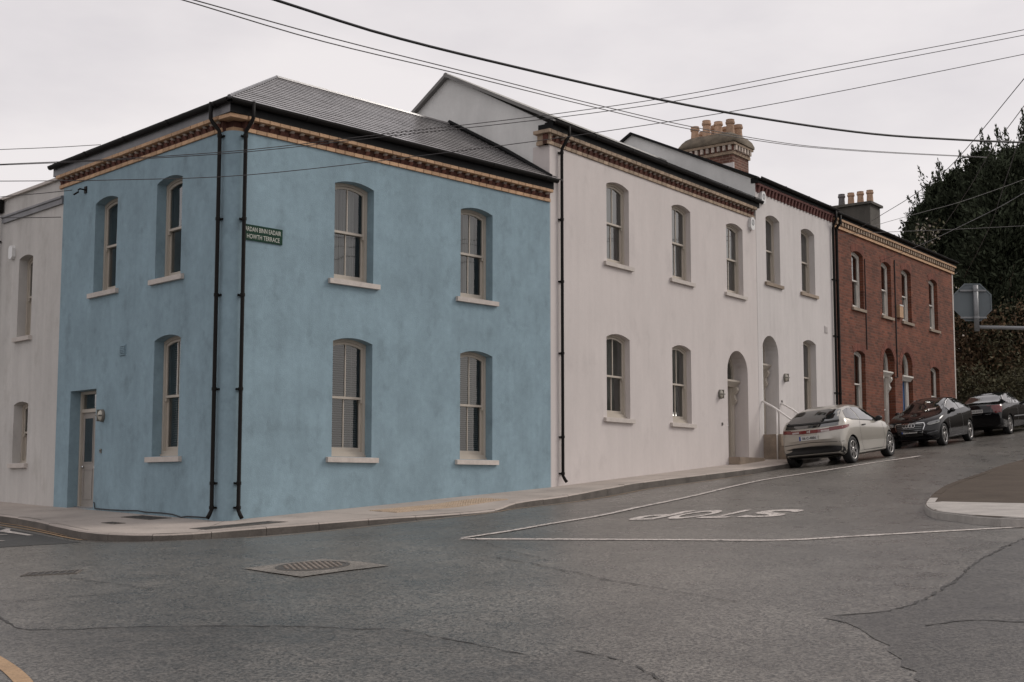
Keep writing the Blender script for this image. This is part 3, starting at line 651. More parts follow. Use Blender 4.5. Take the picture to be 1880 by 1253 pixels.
def window(H, M, s0, s1, zs, zsp, rise, depth=0.2, inside='dark', sill='stone_sill', mat='timber', bars=True, sill_ext=0.13, sill_h=0.105, proud=0.07, mid=None, gap=0.0):
    zm = mid if mid else (zs + zsp + rise * 0.5) / 2 + 0.02
    o = arch_pts(s0 + .002, s1 - .002, zs + gap, zsp, rise)
    w = H.part('window', MB().ring(o, inset(o, 0.055, 0.06), depth, depth + 0.13), mat, M); fix_normals(w.data)
    so, si = s0 + 0.056, s1 - 0.056
    # upper sash
    u = arch_pts(so, si, zm - 0.02, zsp - 0.055 + rise * .06, rise * 0.86)
    up = MB().ring(u, inset(u, 0.045, 0.045), depth + 0.02, depth + 0.06)
    ztop = zsp + rise - 0.1
    if bars: up.box((s0+s1)/2 - .012, (s0+s1)/2 + .012, depth + .025, depth + .055, zm + .02, ztop + .01)
    for sx in (so + .002, si - .042): up.box(sx, sx + .04, depth + .021, depth + .059, zm - .085, zm - .021)   # horns
    a = H.part('upper_sash', up, mat, M, w); fix_normals(a.data)
    l0 = zs + gap + 0.062
    l = [(so, l0), (si, l0), (si, zm + 0.018), (so, zm + 0.018)]
    lo = MB().ring(l, [(so + .045, l0 + .075), (si - .045, l0 + .075), (si - .045, zm - .02), (so + .045, zm - .02)], depth + 0.064, depth + 0.104)
    if bars: lo.box((s0+s1)/2 - .012, (s0+s1)/2 + .012, depth + .069, depth + .099, l0 + .07, zm - .015)
    a = H.part('lower_sash', lo, mat, M, w); fix_normals(a.data)
    for (ol, dd) in ((inset(u, 0.04, 0.04), depth + .04), ([(so + .04, l0 + .07), (si - .04, l0 + .07), (si - .04, zm - .015), (so + .04, zm - .015)], depth + .084)):
        mb = MB(); n = len(ol); mb.add([(p, dd, q) for p, q in ol], [tuple(range(n))]); H.part('pane', mb, 'pane', M, w)
    if sill:
        mb = MB(); e = sill_ext
        mb.prism([(-proud, zs - sill_h), (-proud, zs - .012), (depth + .05, zs + .012), (depth + .05, zs - sill_h)], 'x', s0 - e, s1 + e)
        # keep the sill inside the opening where it runs into the wall
        so_ = H.part('sill', mb, sill, M, w); fix_normals(so_.data)
    if gap:
        H.part('sub_sill', MB().box(s0 + .004, s1 - .004, depth - .03, depth + .1, zs + .008, zs + gap + .004), mat, M, w)
    # what hangs behind the glass
    zi = depth + 0.20
    if inside == 'blind':
        mb = MB(); z = zs + 0.10
        while z < zsp + rise * .6:
            mb.add([(s0 + .06, zi - .018, z), (s1 - .06, zi - .018, z), (s1 - .06, zi + .018, z + .024), (s0 + .06, zi + .018, z + .024)], [(0, 1, 2, 3)]); z += 0.043
        for q in (0.22, 0.78):
            x = s0 + (s1 - s0) * q; mb.box(x - .006, x + .006, zi - .02, zi - .019, zs + .1, zsp)
        b = H.part('blind', mb, 'blind', M, w); b['kind'] = 'stuff'
    elif inside in ('curtain', 'half'):
        spans = [(s0 + .03, s0 + (s1 - s0) * .44), (s0 + (s1 - s0) * .48, s1 - .15)] if inside == 'curtain' else [(s0 + (s1 - s0) * .55, s1 - .04)]
        for (p, q) in spans:
            mb = MB(); n = 40; ph = random.random() * 6
            for k in range(n + 1):
                x = p + (q - p) * k / n; y = zi + .03 + .022 * math.sin(k * 1.15 + ph) + .012 * math.sin(k * .43 + ph)
                mb.v += [(x, y, zs + .05), (x + .012 * math.sin(k * .7), y + .01, (zs + zsp) / 2), (x, y, zsp + rise)]
            for k in range(n):
                for j in (0, 1): mb.f.append((3*k + j, 3*k + 3 + j, 3*k + 4 + j, 3*k + 1 + j))
            H.part('curtain', mb, 'curtain', M, w, True)
    elif inside == 'shutter':
        H.part('shutter', MB().box(s0 + .05, s0 + (s1 - s0) * .5, zi, zi + .03, zs + .05, zsp), 'blind', M, w)
    return w
def downpipe(H, M, s, z0, ztop, top_pts, proud=0.075, r=0.036, brackets=(), shoe=(0.0, -0.09)):
    pts = [(s + shoe[0], -proud + shoe[1], z0 + 0.02), (s + shoe[0]*.6, -proud + shoe[1]*.55, z0 + 0.07), (s, -proud, z0 + 0.16)] + [(s, -proud, z0 + .16 + (ztop - z0 - .16) * k / 6) for k in range(1, 7)]
    pts += top_pts
    mb = MB().tube(pts, r, 10); p = H.part('downpipe', mb, 'black_iron', M, smooth=True)
    for z in brackets:
        c = MB().lathe([(r + .002, -.03), (r + .008, -.026), (r + .008, .026), (r + .002, .03)], (s, -proud, z), 12); c.box(s - .06, s + .06, -.03, -.004, z - .016, z + .016); c.box(s - .02, s + .02, -proud, -.01, z - .015, z + .015)
        H.part('bracket', c, 'black_iron', M, p)
    return p
SHARED = {}
def shared_box(key, sx, sy, sz, mat, bev=0.004, shape=None):
    if key in SHARED: return SHARED[key]
    bm = bmesh.new(); bmesh.ops.create_cube(bm, size=1.0); bmesh.ops.scale(bm, vec=(sx, sy, sz), verts=bm.verts)
    if shape: shape(bm)
    if bev: bmesh.ops.bevel(bm, geom=bm.edges[:], offset=bev, segments=1, affect='EDGES')
    m = bpy.data.meshes.new(key); bm.to_mesh(m); bm.free(); m.materials.append(M_(mat)); SHARED[key] = m; return m
def put(name, me, H, M, s, y, z, parent=None, rz=0.0):
    o = link(bpy.data.objects.new(name, me), parent or H.root); o.matrix_local = M @ Matrix.Translation((s, y, z)) @ Matrix.Rotation(rz + random.uniform(-.008, .008), 4, 'Z'); return o
def cornice(H, M, s0, s1, z0, pitch=0.2222, buff='buff_brick', hb=(0.078, 0.125, 0.068), cap='dentil_cap'):
    """two courses of pale brick with a row of dentils between; returns top height"""
    h1, h2, h3 = hb; n = int(round((s1 - s0) / pitch)); p = (s1 - s0) / n
    lo = shared_box(buff + 'lo%.3f' % p, p - .010, .12, h1 - .006, buff); hi = shared_box(buff + 'hi%.3f' % p, p - .010, .20, h3 - .004, buff)
    back = H.part('cornice_core', MB().box(s0, s1, -0.004, .12, z0, z0 + h1 + h2 + h3), 'red_brick', M)
    def taper(bm):
        for v in bm.verts:
            if v.co.z < 0 and v.co.y < 0: v.co.y += .045
    db = shared_box('dentil' + buff, .085, .115, h2 * .62, 'red_brick', .004, taper); dc = shared_box('dentilcap' + cap, .085, .118, h2 * .34, cap, .006, taper)
    for i in range(n):
        c = s0 + (i + .5) * p
        put('brick', lo, H, M, c, .028 + random.uniform(-.003, .003), z0 + h1 / 2, back)
        put('brick', hi, H, M, c + p * .3 * (0 if i in (0, n-1) else 1) * 0, -.018 + random.uniform(-.003, .003), z0 + h1 + h2 + h3 / 2, back)
        put('dentil', db, H, M, c, -.002, z0 + h1 + h2 * .31, back); put('dentil_cap', dc, H, M, c, -.010 + random.uniform(-.004, .004), z0 + h1 + h2 * .81, back)
    return z0 + h1 + h2 + h3
def eaves(H, M, s0, s1, z0, z1, y=-0.16, mat='fascia'):
    """soffit and fascia board with a half-round gutter in front"""
    e = H.part('fascia_board', MB().box(s0, s1, y + .055, .12, z0 + .004, z1 - .02), mat, M)
    prof = [(y + .052 - .062 + .062 * math.cos(t), z1 - .012 + .075 * math.sin(t) * 1.0) for t in [math.pi + math.pi * k / 8 for k in range(9)]]
    inner = [(p * 1.0 + (.006 if i < 4 else -.006 if i > 4 else 0), q + .006) for i, (p, q) in enumerate(prof)]
    poly = prof + inner[::-1]
    g = H.part('gutter', MB().prism(poly, 'x', s0 - .03, s1 + .05), 'black_iron', M); fix_normals(g.data)
    for k in range(1, int((s1 - s0) / 1.6) + 1):
        x = s0 + k * 1.6; H.part('gutter_joint', MB().prism([(p * 1 + (-.006 if i < 3 else 0), q - .008) for i, (p, q) in enumerate(prof)] + [(prof[-1][0], z1 + .0), (prof[0][0] - .006, z1 + .0)], 'x', x - .035, x + .035), 'black_iron', M, g)
    return e
def slates(H, A, U, V, lu, lv, mat, w=0.45, ex=0.195, clip=None, name='slate_courses', parent=None, th=0.011):
    """lapped slates over a sloping plane: origin A, unit U along the eave, unit V up the slope; clip(v) gives (u0, u1)"""
    A, U, V = Vector(A), Vector(U).normalized(), Vector(V).normalized(); N = U.cross(V)
    if N.z < 0: N = -N
    mb = MB(); rows = int(lv / ex) + 1
    for r in range(rows):
        v0 = r * ex; v1 = min(v0 + ex * 1.08, lv); u0, u1 = clip(min(v0 + ex * .5, lv)) if clip else (0, lu)
        if u1 - u0 < .02: continue
        u = u0 - (w * .5 if r % 2 else 0)
        while u < u1:
            a, b = max(u + .0005, u0), min(u + w - .0005, u1)
            if b - a > .015:
                j = random.uniform(-.002, .003); dv = random.uniform(-.005, .005); t = th + j * .4
                p = [A + U*a + V*(v0 + dv) + N*t, A + U*b + V*(v0 + dv) + N*(t + random.uniform(-.002, .002)), A + U*b + V*v1 + N*.001, A + U*a + V*v1 + N*.001, A + U*a + V*(v0 + dv) - N*.004, A + U*b + V*(v0 + dv) - N*.004]
                mb.add(p, [(0, 1, 2, 3), (4, 5, 1, 0)])
            u += w
    o = H.part(name, mb, mat, H.R, parent); o['kind'] = 'stuff'; o.data.materials.append(M_('slate_gap_shade'))
    for i, p in enumerate(o.data.polygons): p.material_index = i % 2  # front edges take the painted gap shade
    return o
def interior(H, M, s0, s1, z0, z1, y=1.1):
    H.part('room_back', MB().box(s0, s1, y, y + .1, z0, z1), 'interior', M)
    H.part('room_end', MB().box(s0 - .02, s0, .47, y + .1, z0, z1).box(s1, s1 + .02, .47, y + .1, z0, z1), 'interior', M)
    H.part('room_floor', MB().box(s0, s1, .47, y, (z0 + z1) / 2 - .1, (z0 + z1) / 2 + .1), 'interior', M)
def hole(s0, s1, zs, zsp, rise, sill=0.0): return arch_pts(s0, s1, zs - sill, zsp, rise)

# ---- blue corner house
HB = House('blue_house', C0, dB, 1.08, 'two storey blue rendered house on the corner with slate roof')
RC = 0.22                                             # radius of the rounded corner
winR = [(2.28, 3.22), (5.51, 6.43)]; TH = 0.32
UZ = (5.54, 7.36, 0.085); LZ = (2.215, 4.365, 0.085)
holesR = [hole(a, b, UZ[0], UZ[1], UZ[2]) for a, b in winR] + [hole(a, b, LZ[0], LZ[1], LZ[2]) for a, b in winR]
slab('wall', [(RC, 0.8), (8.215, 0.8), (8.215, 7.93), (RC, 7.93)], holesR, 0, TH, M_('blue_render'), HB.root, HB.R)
# left facade: coordinate s' = -b
winLu = [(-4.93, -4.02), (-2.51, -1.60)]; winLl = [(-2.46, -1.53)]; doorL = (-5.76, -4.66)
holesL = [hole(a, b, UZ[0], UZ[1], UZ[2]) for a, b in winLu] + [hole(a, b, LZ[0], LZ[1], LZ[2]) for a, b in winLl] + [[(doorL[0], 1.225), (doorL[1], 1.225), (doorL[1], 3.60), (doorL[0], 3.60)]]
slab('wall', [(-6.36, 0.8), (-RC, 0.8), (-RC, 7.93), (-6.36, 7.93)], holesL, 0, TH, M_('blue_render'), HB.root, HB.L)
mb = MB(); n = 10
for k in range(n + 1):
    t = math.pi + math.pi / 2 * k / n
    for r_ in (RC, 0.01):
        mb.v += [(RC + r_ * math.cos(t), RC + r_ * math.sin(t), 0.8), (RC + r_ * math.cos(t), RC + r_ * math.sin(t), 7.93)]
for k in range(n): a = 4 * k; mb.f += [(a, a + 4, a + 5, a + 1)]
o = HB.part('corner_wall', mb, 'blue_render', smooth=True)
window(HB, HB.R, *winR[0], *UZ, inside='curtain'); window(HB, HB.R, *winR[1], *UZ, inside='curtain')
window(HB, HB.R, *winR[0], *LZ, inside='blind', gap=0.045); window(HB, HB.R, *winR[1], *LZ, inside='blind', gap=0.045)
for a, b in winLu: window(HB, HB.L, a, b, *UZ, inside='dark', bars=False)
window(HB, HB.L, *winLl[0], *LZ, inside='blind', gap=0.045)
interior(HB, HB.R, 1.2, 8.1, 1.2, 8.0, 1.25); interior(HB, HB.L, -6.3, -1.2, 1.2, 8.0, 1.3)
# door in the left facade
def panel_door(H, M, s0, s1, z0, z1, y, mat, glazed=True, transom=0.32, frame='timber'):
    fr = [(s0, z0), (s1, z0), (s1, z1), (s0, z1)]
    d = H.part('door', MB().ring(fr, [(s0 + .06, z0 + .03), (s1 - .06, z0 + .03), (s1 - .06, z1 - .06), (s0 + .06, z1 - .06)], y, y + .12), frame, M); fix_normals(d.data)
    zt = z1 - .06 - transom; c = (s0 + s1) / 2; a, b = s0 + .06, s1 - .06
    if transom:
        H.part('transom_rail', MB().box(a, b, y + .01, y + .1, zt - .05, zt + .02), frame, M, d)
        H.part('transom_pane', MB().add([(a, y + .05, zt + .02), (b, y + .05, zt + .02), (b, y + .05, z1 - .06), (a, y + .05, z1 - .06)], [(0, 1, 2, 3)]), 'pane', M, d)
        H.part('dark_hall', MB().box(a, b, y + .3, y + .32, zt, z1), 'interior', M, d)
    zt -= .05; zb = z0 + .03; w2 = (b - a) / 2; lm = zb + (zt - zb) * .43
    leaf = MB().box(a, b, y + .05, y + .09, zb, zt)
    for k in (0, 1):
        x0 = a + .09 + k * (w2 - .03); x1 = x0 + w2 - .15
        for (q0, q1) in ((zb + .16, lm - .08), (lm + .08, zt - .12)):
            leaf.ring([(x0 - .02, q0 - .02), (x1 + .02, q0 - .02), (x1 + .02, q1 + .02), (x0 - .02, q1 + .02)], [(x0, q0), (x1, q0), (x1, q1), (x0, q1)], y + .038, y + .052)
    H.part('leaf', leaf, mat, M, d)
    if glazed:
        for k in (0, 1):
            x0 = a + .09 + k * (w2 - .03); x1 = x0 + w2 - .15
            H.part('glass_panel', MB().box(x0, x1, y + .044, y + .05, lm + .08, zt - .12), 'car_glass', M, d)
    H.part('letter_plate', MB().box(c + .05, c + .24, y + .03, y + .05, lm - .05, lm - .005), 'chrome', M, d)
    kx = a + .07
    k_ = MB().lathe([(.012, 0), (.03, .02), (.03, .035), (.012, .05)], n=10); k_.v = [(kx + v[0], y + .05 - v[2], lm - .02 + v[1]) for v in k_.v]; H.part('knob', k_, 'chrome', M, d, True)
    H.part('threshold', MB().box(s0 + .01, s1 - .01, y - .08, y + .12, z0 - .04, z0 + .028), 'galvanised', M, d)
    return d
panel_door(HB, HB.L, doorL[0] + .003, doorL[1] - .003, 1.235, 3.597, 0.22, 'timber_door')
# cornice, fascia, gutters
zt = cornice(HB, HB.R, RC + .06, 8.20, 7.93); cornice(HB, HB.L, -6.52, -RC - .06, 7.93)
mb = MB().prism([(.06, .28), (.09, .09), (.28, .06), (.4, .4)], 'z', 7.93, 8.008); HB.part('corner_brick', mb, 'buff_brick')
mb = MB().prism([(.10, .30), (.12, .12), (.30, .10), (.4, .4)], 'z', 8.01, 8.13); HB.part('corner_core', mb, 'red_brick')
mb = MB().prism([(-.10, .27), (-.07, -.07), (.27, -.10), (.4, .4)], 'z', 8.134, 8.20); HB.part('corner_brick', mb, 'buff_brick')
ZE = 8.43
eaves(HB, HB.R, -.10, 8.22, zt, ZE); eaves(HB, HB.L, -6.66, .10, zt, ZE, mat='lead_and_sky_sheen')  # left fascia paler than the right: sky reflection put into its colour
# roof: hip at the corner
eo = -0.20; zr = 10.22; ap = (2.92, 2.92); slope = math.atan2(zr - ZE, ap[1] - eo)
rf = HB.part('roof', MB().add([(eo, eo, ZE - .01), (8.45, eo, ZE - .01), (8.45, ap[1], zr - .01), (ap[0], ap[1], zr - .01), (eo, 6.5, ZE - .01), (8.45, 6.2, ZE - .01), (eo, 6.2, ZE - .01)],
     [(0, 1, 2, 3), (0, 3, 6), (3, 2, 5, 6)]), 'slate')
lv = math.hypot(zr - ZE, ap[1] - eo); V = (0, math.cos(slope), math.sin(slope))
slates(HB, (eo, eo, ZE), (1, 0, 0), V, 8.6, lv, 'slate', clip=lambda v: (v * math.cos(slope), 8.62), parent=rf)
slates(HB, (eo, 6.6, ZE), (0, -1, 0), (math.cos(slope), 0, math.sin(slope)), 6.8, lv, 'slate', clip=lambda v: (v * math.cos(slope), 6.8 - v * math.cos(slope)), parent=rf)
HB.part('ridge_tile', MB().tube([(ap[0], ap[1], zr - .015), (7.95, ap[1], zr - .015)], .06, 8), 'slate', parent=rf)
HB.part('hip_roll', MB().tube([(eo + .02, eo + .02, ZE + .01), (ap[0], ap[1], zr)], .035, 8), 'lead_and_sky_sheen', parent=rf)
HB.part('verge_flashing', MB().tube([(8.13, eo + .1, ZE + .06), (8.02, 1.2, ZE + .02 + 1.4 * math.tan(slope) + .05), (7.84, ap[1], zr + .06)], .055, 6), 'fascia', parent=rf)
downpipe(HB, HB.R, .245, 1.10, 7.86, [(.245, -.09, 7.93), (.285, -.17, 8.06), (.305, -.21, 8.14), (.305, -.21, 8.44)], brackets=(1.30, 1.72, 3.35, 5.0, 6.35, 7.84), shoe=(0.03, -.07))
downpipe(HB, HB.L, -.26, 1.10, 7.86, [(-.26, -.09, 7.93), (-.32, -.17, 8.06), (-.35, -.21, 8.14), (-.35, -.21, 8.44)], brackets=(1.30, 1.72, 3.35, 5.0, 6.35, 7.84), shoe=(0.0, -.08))
# air vent
mb = MB().box(-3.75, -3.52, -.012, .01, 4.18, 4.40)
for k in range(6): mb.box(-3.74, -3.53, -.03, -.01, 4.19 + k * .034, 4.205 + k * .034)
HB.part('air_vent', mb, 'blue_render', HB.L)

# ---- grey house at the far left, same frontage as the blue left facade
HG = House('grey_house', pB(0, 6.4), dB, 1.25, 'pale grey rendered house at the left edge beside the blue house')
GM = HG.R @ Matrix.Translation((0, -6.4, 0)) @ Matrix(((0, 1, 0, 0), (-1, 0, 0, 0), (0, 0, 1, 0), (0, 0, 0, 1)))
gw = [(-8.42, -7.74, 4.93, 6.66, .07), (-8.42, -7.72, 2.17, 3.44, .06)]
slab('wall', [(-13, 0.9), (-6.36, 0.9), (-6.36, 8.14), (-13, 8.14)], [hole(*g) for g in gw] + [hole(-11.6, -10.9, 4.93, 6.66, .07)], 0.01, .32, M_('grey_render'), HG.root, GM)
for g in gw + [(-11.6, -10.9, 4.93, 6.66, .07)]: window(HG, GM, *g, inside='dark', bars=False, sill='stone_sill', sill_ext=.07)
interior(HG, GM, -12.9, -6.5, 1.3, 8.0)
HG.part('coping', MB().prism([(-.06, 8.14), (-.06, 8.20), (.35, 8.24), (.35, 8.14)], 'x', -13, -6.38), 'stone_sill', GM)
HG.part('string_course', MB().prism([(-.035, 7.60), (-.035, 7.70), (-.06, 7.72), (-.06, 7.76), (.05, 7.80), (.05, 7.60)], 'x', -9.3, -6.37), 'lead_and_sky_sheen', GM)
downpipe(HG, GM, -9.42, 1.32, 7.9, [(-9.42, -.075, 8.0)], brackets=(3.2, 5.2, 7.2))
HG.part('hopper', MB().prism([(-.02, 7.85), (-.20, 8.02), (-.20, 8.15), (-.02, 8.15)], 'x', -9.56, -9.28), 'black_iron', GM)
HG.part('roof', MB().add([(-13, .1, 8.14), (-6.4, .1, 8.14), (-6.4, 3, 8.3), (-13, 3, 8.3)], [(0, 1, 2, 3)]), 'slate_old', GM)

# ---- white house
HW = House('white_house', W0, dW, 1.655, 'off white rendered house with gable standing above the blue roof')
SE = 10.05
wu = [(2.29, 3.28), (5.33, 6.29), (8.26, 9.23)]; wl = [(2.25, 3.27), (5.27, 6.23)]
WU = (6.94, 8.80, .10); WL = (3.27, 5.155, .10); dW1 = (8.20, 9.40); D1 = (2.46, 4.78, .595)
hs = [hole(a, b, *WU) for a, b in wu] + [hole(a, b, *WL) for a, b in wl] + [hole(*dW1, *D1)]
slab('wall', [(-.005, 1.3), (SE, 1.5), (SE, 9.24), (-.005, 9.24)], hs, 0, .46, M_('white_render'), HW.root, HW.R)
for i, (a, b) in enumerate(wu): window(HW, HW.R, a, b, *WU, inside=['half', 'half', 'half'][i], depth=.14)
for i, (a, b) in enumerate(wl): window(HW, HW.R, a, b, *WL, inside=['curtain', 'half'][i], depth=.14, gap=.045)
interior(HW, HW.R, .5, SE - .3, 2.0, 9.3)
GA, GZ_ = 2.95, 11.37
slab('gable_wall', [(-.001, 1.3), (6.0, 1.3), (6.0, 9.3), (GA, GZ_), (-.001, 9.72)], [], 0, .3, M_('gable_render'), HW.root, HW.R @ Matrix(((0, 1, 0, -.004), (1, 0, 0, .002), (0, 0, 1, 0), (0, 0, 0, 1))))
fix_normals(HW.root.children[-1].data)
zt2 = cornice(HW, HW.R, -.10, SE - .12, 9.24, buff='buff_brick_old', hb=(.085, .15, .085))
HW.part('cornice_return', MB().box(-.16, -.02, -.11, .34, 9.485, 9.56).box(-.10, -.02, -.03, .30, 9.24, 9.32).box(-.06, -.012, -.06, .3, 9.32, 9.485), 'buff_brick_old')
eaves(HW, HW.R, -.02, SE + .05, zt2, 9.77)
HW.part('eaves_end', MB().box(-.024, -.004, -.02, .3, 9.57, 9.72), 'fascia')
s2 = math.atan2(GZ_ - 9.78, GA + .2)
rf = HW.part('roof', MB().add([(-.1, -.2, 9.76), (SE, -.2, 9.76), (SE, GA, GZ_), (-.1, GA, GZ_), (-.1, 6.1, 9.2), (SE, 6.1, 9.2)], [(0, 1, 2, 3), (3, 2, 5, 4)]), 'slate_old')
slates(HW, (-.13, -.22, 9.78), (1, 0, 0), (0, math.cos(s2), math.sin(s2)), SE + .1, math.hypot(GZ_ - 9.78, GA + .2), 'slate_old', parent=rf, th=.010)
HW.part('ridge_tile', MB().tube([(-.13, GA, GZ_ + .01), (SE, GA, GZ_ + .01)], .07, 8), 'slate_old', parent=rf)
HW.part('verge', MB().prism([(-.2, 9.72), (-.2, 9.80), (GA, GZ_ + .06), (6.1, 9.26), (6.1, 9.18), (GA, GZ_ - .03)], 'x', -.14, -.02), 'slate_old', parent=rf)
downpipe(HW, HW.R, .36, 1.74, 9.16, [(.36, -.09, 9.22), (.42, -.18, 9.42), (.45, -.22, 9.5), (.45, -.22, 9.72)], brackets=(1.95, 2.75, 4.6, 6.2, 7.6, 9.12), shoe=(.05, -.07))
def arched_door(H, s0, s1, z0, zsp, rise, y, leafmat, zt, frame='timber', console=True, sidelights=False):
    c = (s0 + s1) / 2; ol = arch_pts(s0 + .003, s1 - .003, z0, zsp, rise, 20)
    d = H.part('door', MB().ring(ol, inset(ol, .06, .0), y, y + .12), frame); fix_normals(d.data)
    H.part('transom', MB().prism([(y - .20, zt + .18), (y - .20, zt + .13), (y - .12, zt + .05), (y - .08, zt), (y + .1, zt), (y + .1, zt + .18)], 'x', s0 + .01, s1 - .01), frame, None, d)
    fl = arch_pts(s0 + .06, s1 - .06, zt + .18, zsp, rise - .05, 20); mb = MB(); mb.add([(p, y + .06, q) for p, q in fl], [tuple(range(len(fl)))]); H.part('fanlight', mb, 'pane', None, d)
    H.part('dark_hall', MB().box(s0 + .02, s1 - .02, y + .35, y + .37, z0, zsp + rise), 'interior', None, d)
    a, b = s0 + .25, s1 - .25
    lf = MB().box(a, b, y + .06, y + .11, z0 + .02, zt); zm = z0 + (zt - z0) * .45
    for k in (0, 1):
        x0 = a + .07 + k * ((b - a) / 2 - .01); x1 = x0 + (b - a) / 2 - .13
        for q0, q1 in ((z0 + .18, zm - .08), (zm + .06, zt - .12)): lf.ring([(x0 - .02, q0 - .02), (x1 + .02, q0 - .02), (x1 + .02, q1 + .02), (x0 - .02, q1 + .02)], [(x0, q0), (x1, q0), (x1, q1), (x0, q1)], y + .048, y + .062)
    H.part('leaf', lf, leafmat, None, d)
    for x0, x1 in ((s0 + .04, s0 + .25), (s1 - .25, s1 - .04)):
        H.part('pilaster', MB().box(x0, x1, y - .01, y + .12, z0, zt).box(x0 + .05, x1 - .05, y - .03, y, z0 + .15, zt - .35), frame, None, d)
        if console:
            cx = (x0 + x1) / 2; prof = [(y - .17, zt), (y - .19, zt - .08), (y - .15, zt - .16), (y - .09, zt - .22), (y - .10, zt - .30), (y - .14, zt - .37), (y - .11, zt - .44), (y - .05, zt - .50), (y - .02, zt - .6), (y + .02, zt - .6), (y + .02, zt)]
            cm = MB().prism(prof, 'x', cx - .06, cx + .06); o = H.part('console', cm, frame, None, d); fix_normals(o.data)
    k_ = MB().lathe([(.015, 0), (.035, .02), (.035, .04), (.01, .055)], n=10); k_.v = [(b - .1 + v[0], y + .06 - v[2], zm + v[1]) for v in k_.v]; H.part('knob', k_, 'chrome', None, d, True)
    return d
arched_door(HW, *dW1, *D1, .42, 'timber_door', 4.42)
HW.part('doorstep', MB().box(dW1[0] - .0, dW1[1] + .28, -.34, -.003, 2.05, 2.455).box(dW1[0] + .004, dW1[1] - .004, -.004, .45, 2.2, 2.458), 'sandstone')

# ---- second white house, taller eaves
HV = House('white_house', pW(SE, 0), dW, 2.42, 'taller white rendered house with red dentils beside the brick houses')
VM = HV.R @ Matrix.Translation((-SE, 0, 0)); S2 = 15.42
vu = [(10.67, 11.58), (13.06, 14.03)]; VU = (7.533, 9.42, .11); vl = [(13.05, 13.96)]; VL = (3.85, 6.0, .10); dV = (10.28, 11.34); DV = (3.11, 5.45, .53)
hs = [hole(a, b, *VU) for a, b in vu] + [hole(a, b, *VL) for a, b in vl] + [hole(*dV, *DV)]
slab('wall', [(SE + .004, 2.0), (S2, 2.3), (S2, 10.12), (SE + .004, 10.12)], hs, -.006, .46, M_('white_render_old'), HV.root, VM)
for i, (a, b) in enumerate(vu): window(HV, VM, a, b, *VU, inside='half', depth=.18, bars=False, sill='sandstone', sill_ext=.12)
window(HV, VM, *vl[0], *VL, inside='half', depth=.18, bars=False, sill='sandstone')
interior(HV, VM, SE + .3, S2 - .2, 2.9, 10.1)
vg = (4.11, 12.43)
slab('gable_wall', [(-.001, 2.0), (7.6, 2.0), (7.6, 10.4), (vg[0], vg[1]), (-.001, 10.40)], [], 0, .3, M_('gable_render'), HV.root, VM @ Matrix(((0, 1, 0, SE), (1, 0, 0, .002), (0, 0, 1, 0), (0, 0, 0, 1)))); fix_normals(HV.root.children[-1].data)
core = HV.part('cornice_core', MB().box(SE + .02, S2 - .02, -.10, .12, 10.235, 10.30).box(SE + .02, S2 - .02, -.012, .12, 10.06, 10.235), 'red_dentil', VM)
def tooth(bm):
    for v in bm.verts:
        if v.co.z < 0: v.co.y += .05 if v.co.y < 0 else 0; v.co.x *= .75
dm = shared_box('tooth', .11, .10, .20, 'red_dentil', .004, tooth)
for k in range(24): put('dentil', dm, HV, VM, SE + .15 + k * (S2 - SE - .3) / 23, -.045, 10.145, core)
eaves(HV, VM, SE - .02, S2 + .02, 10.30, 10.47)
rf = HV.part('roof', MB().add([(SE - .05, -.15, 10.42), (S2, -.15, 10.42), (S2, vg[0], vg[1]), (SE - .05, vg[0], vg[1]), (SE - .05, 7.7, 10.4), (S2, 7.7, 10.4)], [(0, 1, 2, 3), (3, 2, 5, 4)]), 'slate_old', VM)
HV.part('verge', MB().prism([(-.12, 10.40), (-.12, 10.47), (vg[0], vg[1] + .05), (7.7, 10.45), (7.7, 10.38), (vg[0], vg[1] - .03)], 'x', SE - .09, SE + .05), 'fascia', VM, rf)
arched_door(HV, dV[0] - SE, dV[1] - SE, *DV, .42, 'timber_door', 5.02)
# stone steps and hand rails
st = empty('door_steps', (*pW(10.81, .5), base_white(10.8) - .02), math.atan2(dW[1], dW[0])); tag(st, 'two worn sandstone steps at the taller white house door', 'steps')
zb_ = base_white(10.8) - .02
for k, (h0, h1, y0, y1) in enumerate(((-.1, .33, -.36, .495), (.33, .66, -.05, .495))):
    for (x0, x1) in ((-.53, .05), (.055, .53)):
        MB().box(x0, x1, y0, y1, h0 if k == 0 else h0 + .002, h1).build('step_stone', M_('sandstone'), st)
for sx, lab in ((-.55, 'white steel hand rail on the near side of the steps'), (.60, 'white steel hand rail on the far side of the steps')):
    r = empty('hand_rail', (*pW(10.81 + sx * 1.05, 0.0), zb_), math.atan2(dW[1], dW[0])); tag(r, lab, 'hand rail', 'hand rails at the white house steps')
    arc = [(0, -.02, 1.60), (0, -.35, 1.42), (0, -.75, 1.14), (0, -.98, .98)] + [(0, -.98 - .11 * math.sin(t), .88 + .10 * math.cos(t)) for t in [R(d_) for d_ in (20, 50, 80, 110, 140, 165)]] + [(0, -1.0, .77)]
    MB().tube(arc, .028, 8).build('rail', M_('white_steel'), r, smooth=True)
    for yy, zt_ in ((-.45, 1.34), (-.92, 1.0)):
        MB().tube([(0, yy, -.05), (0, yy, zt_)], .022, 8).lathe([(.019, .60), (.03, .62), (.03, .65), (.019, .67)], (0, yy, 0), 8).build('post', M_('white_steel'), r, smooth=True)
    MB().tube([(0, -1.0, .77), (0, -.96, .70)], .022, 8).build('scroll_end', M_('white_steel'), r, smooth=True)

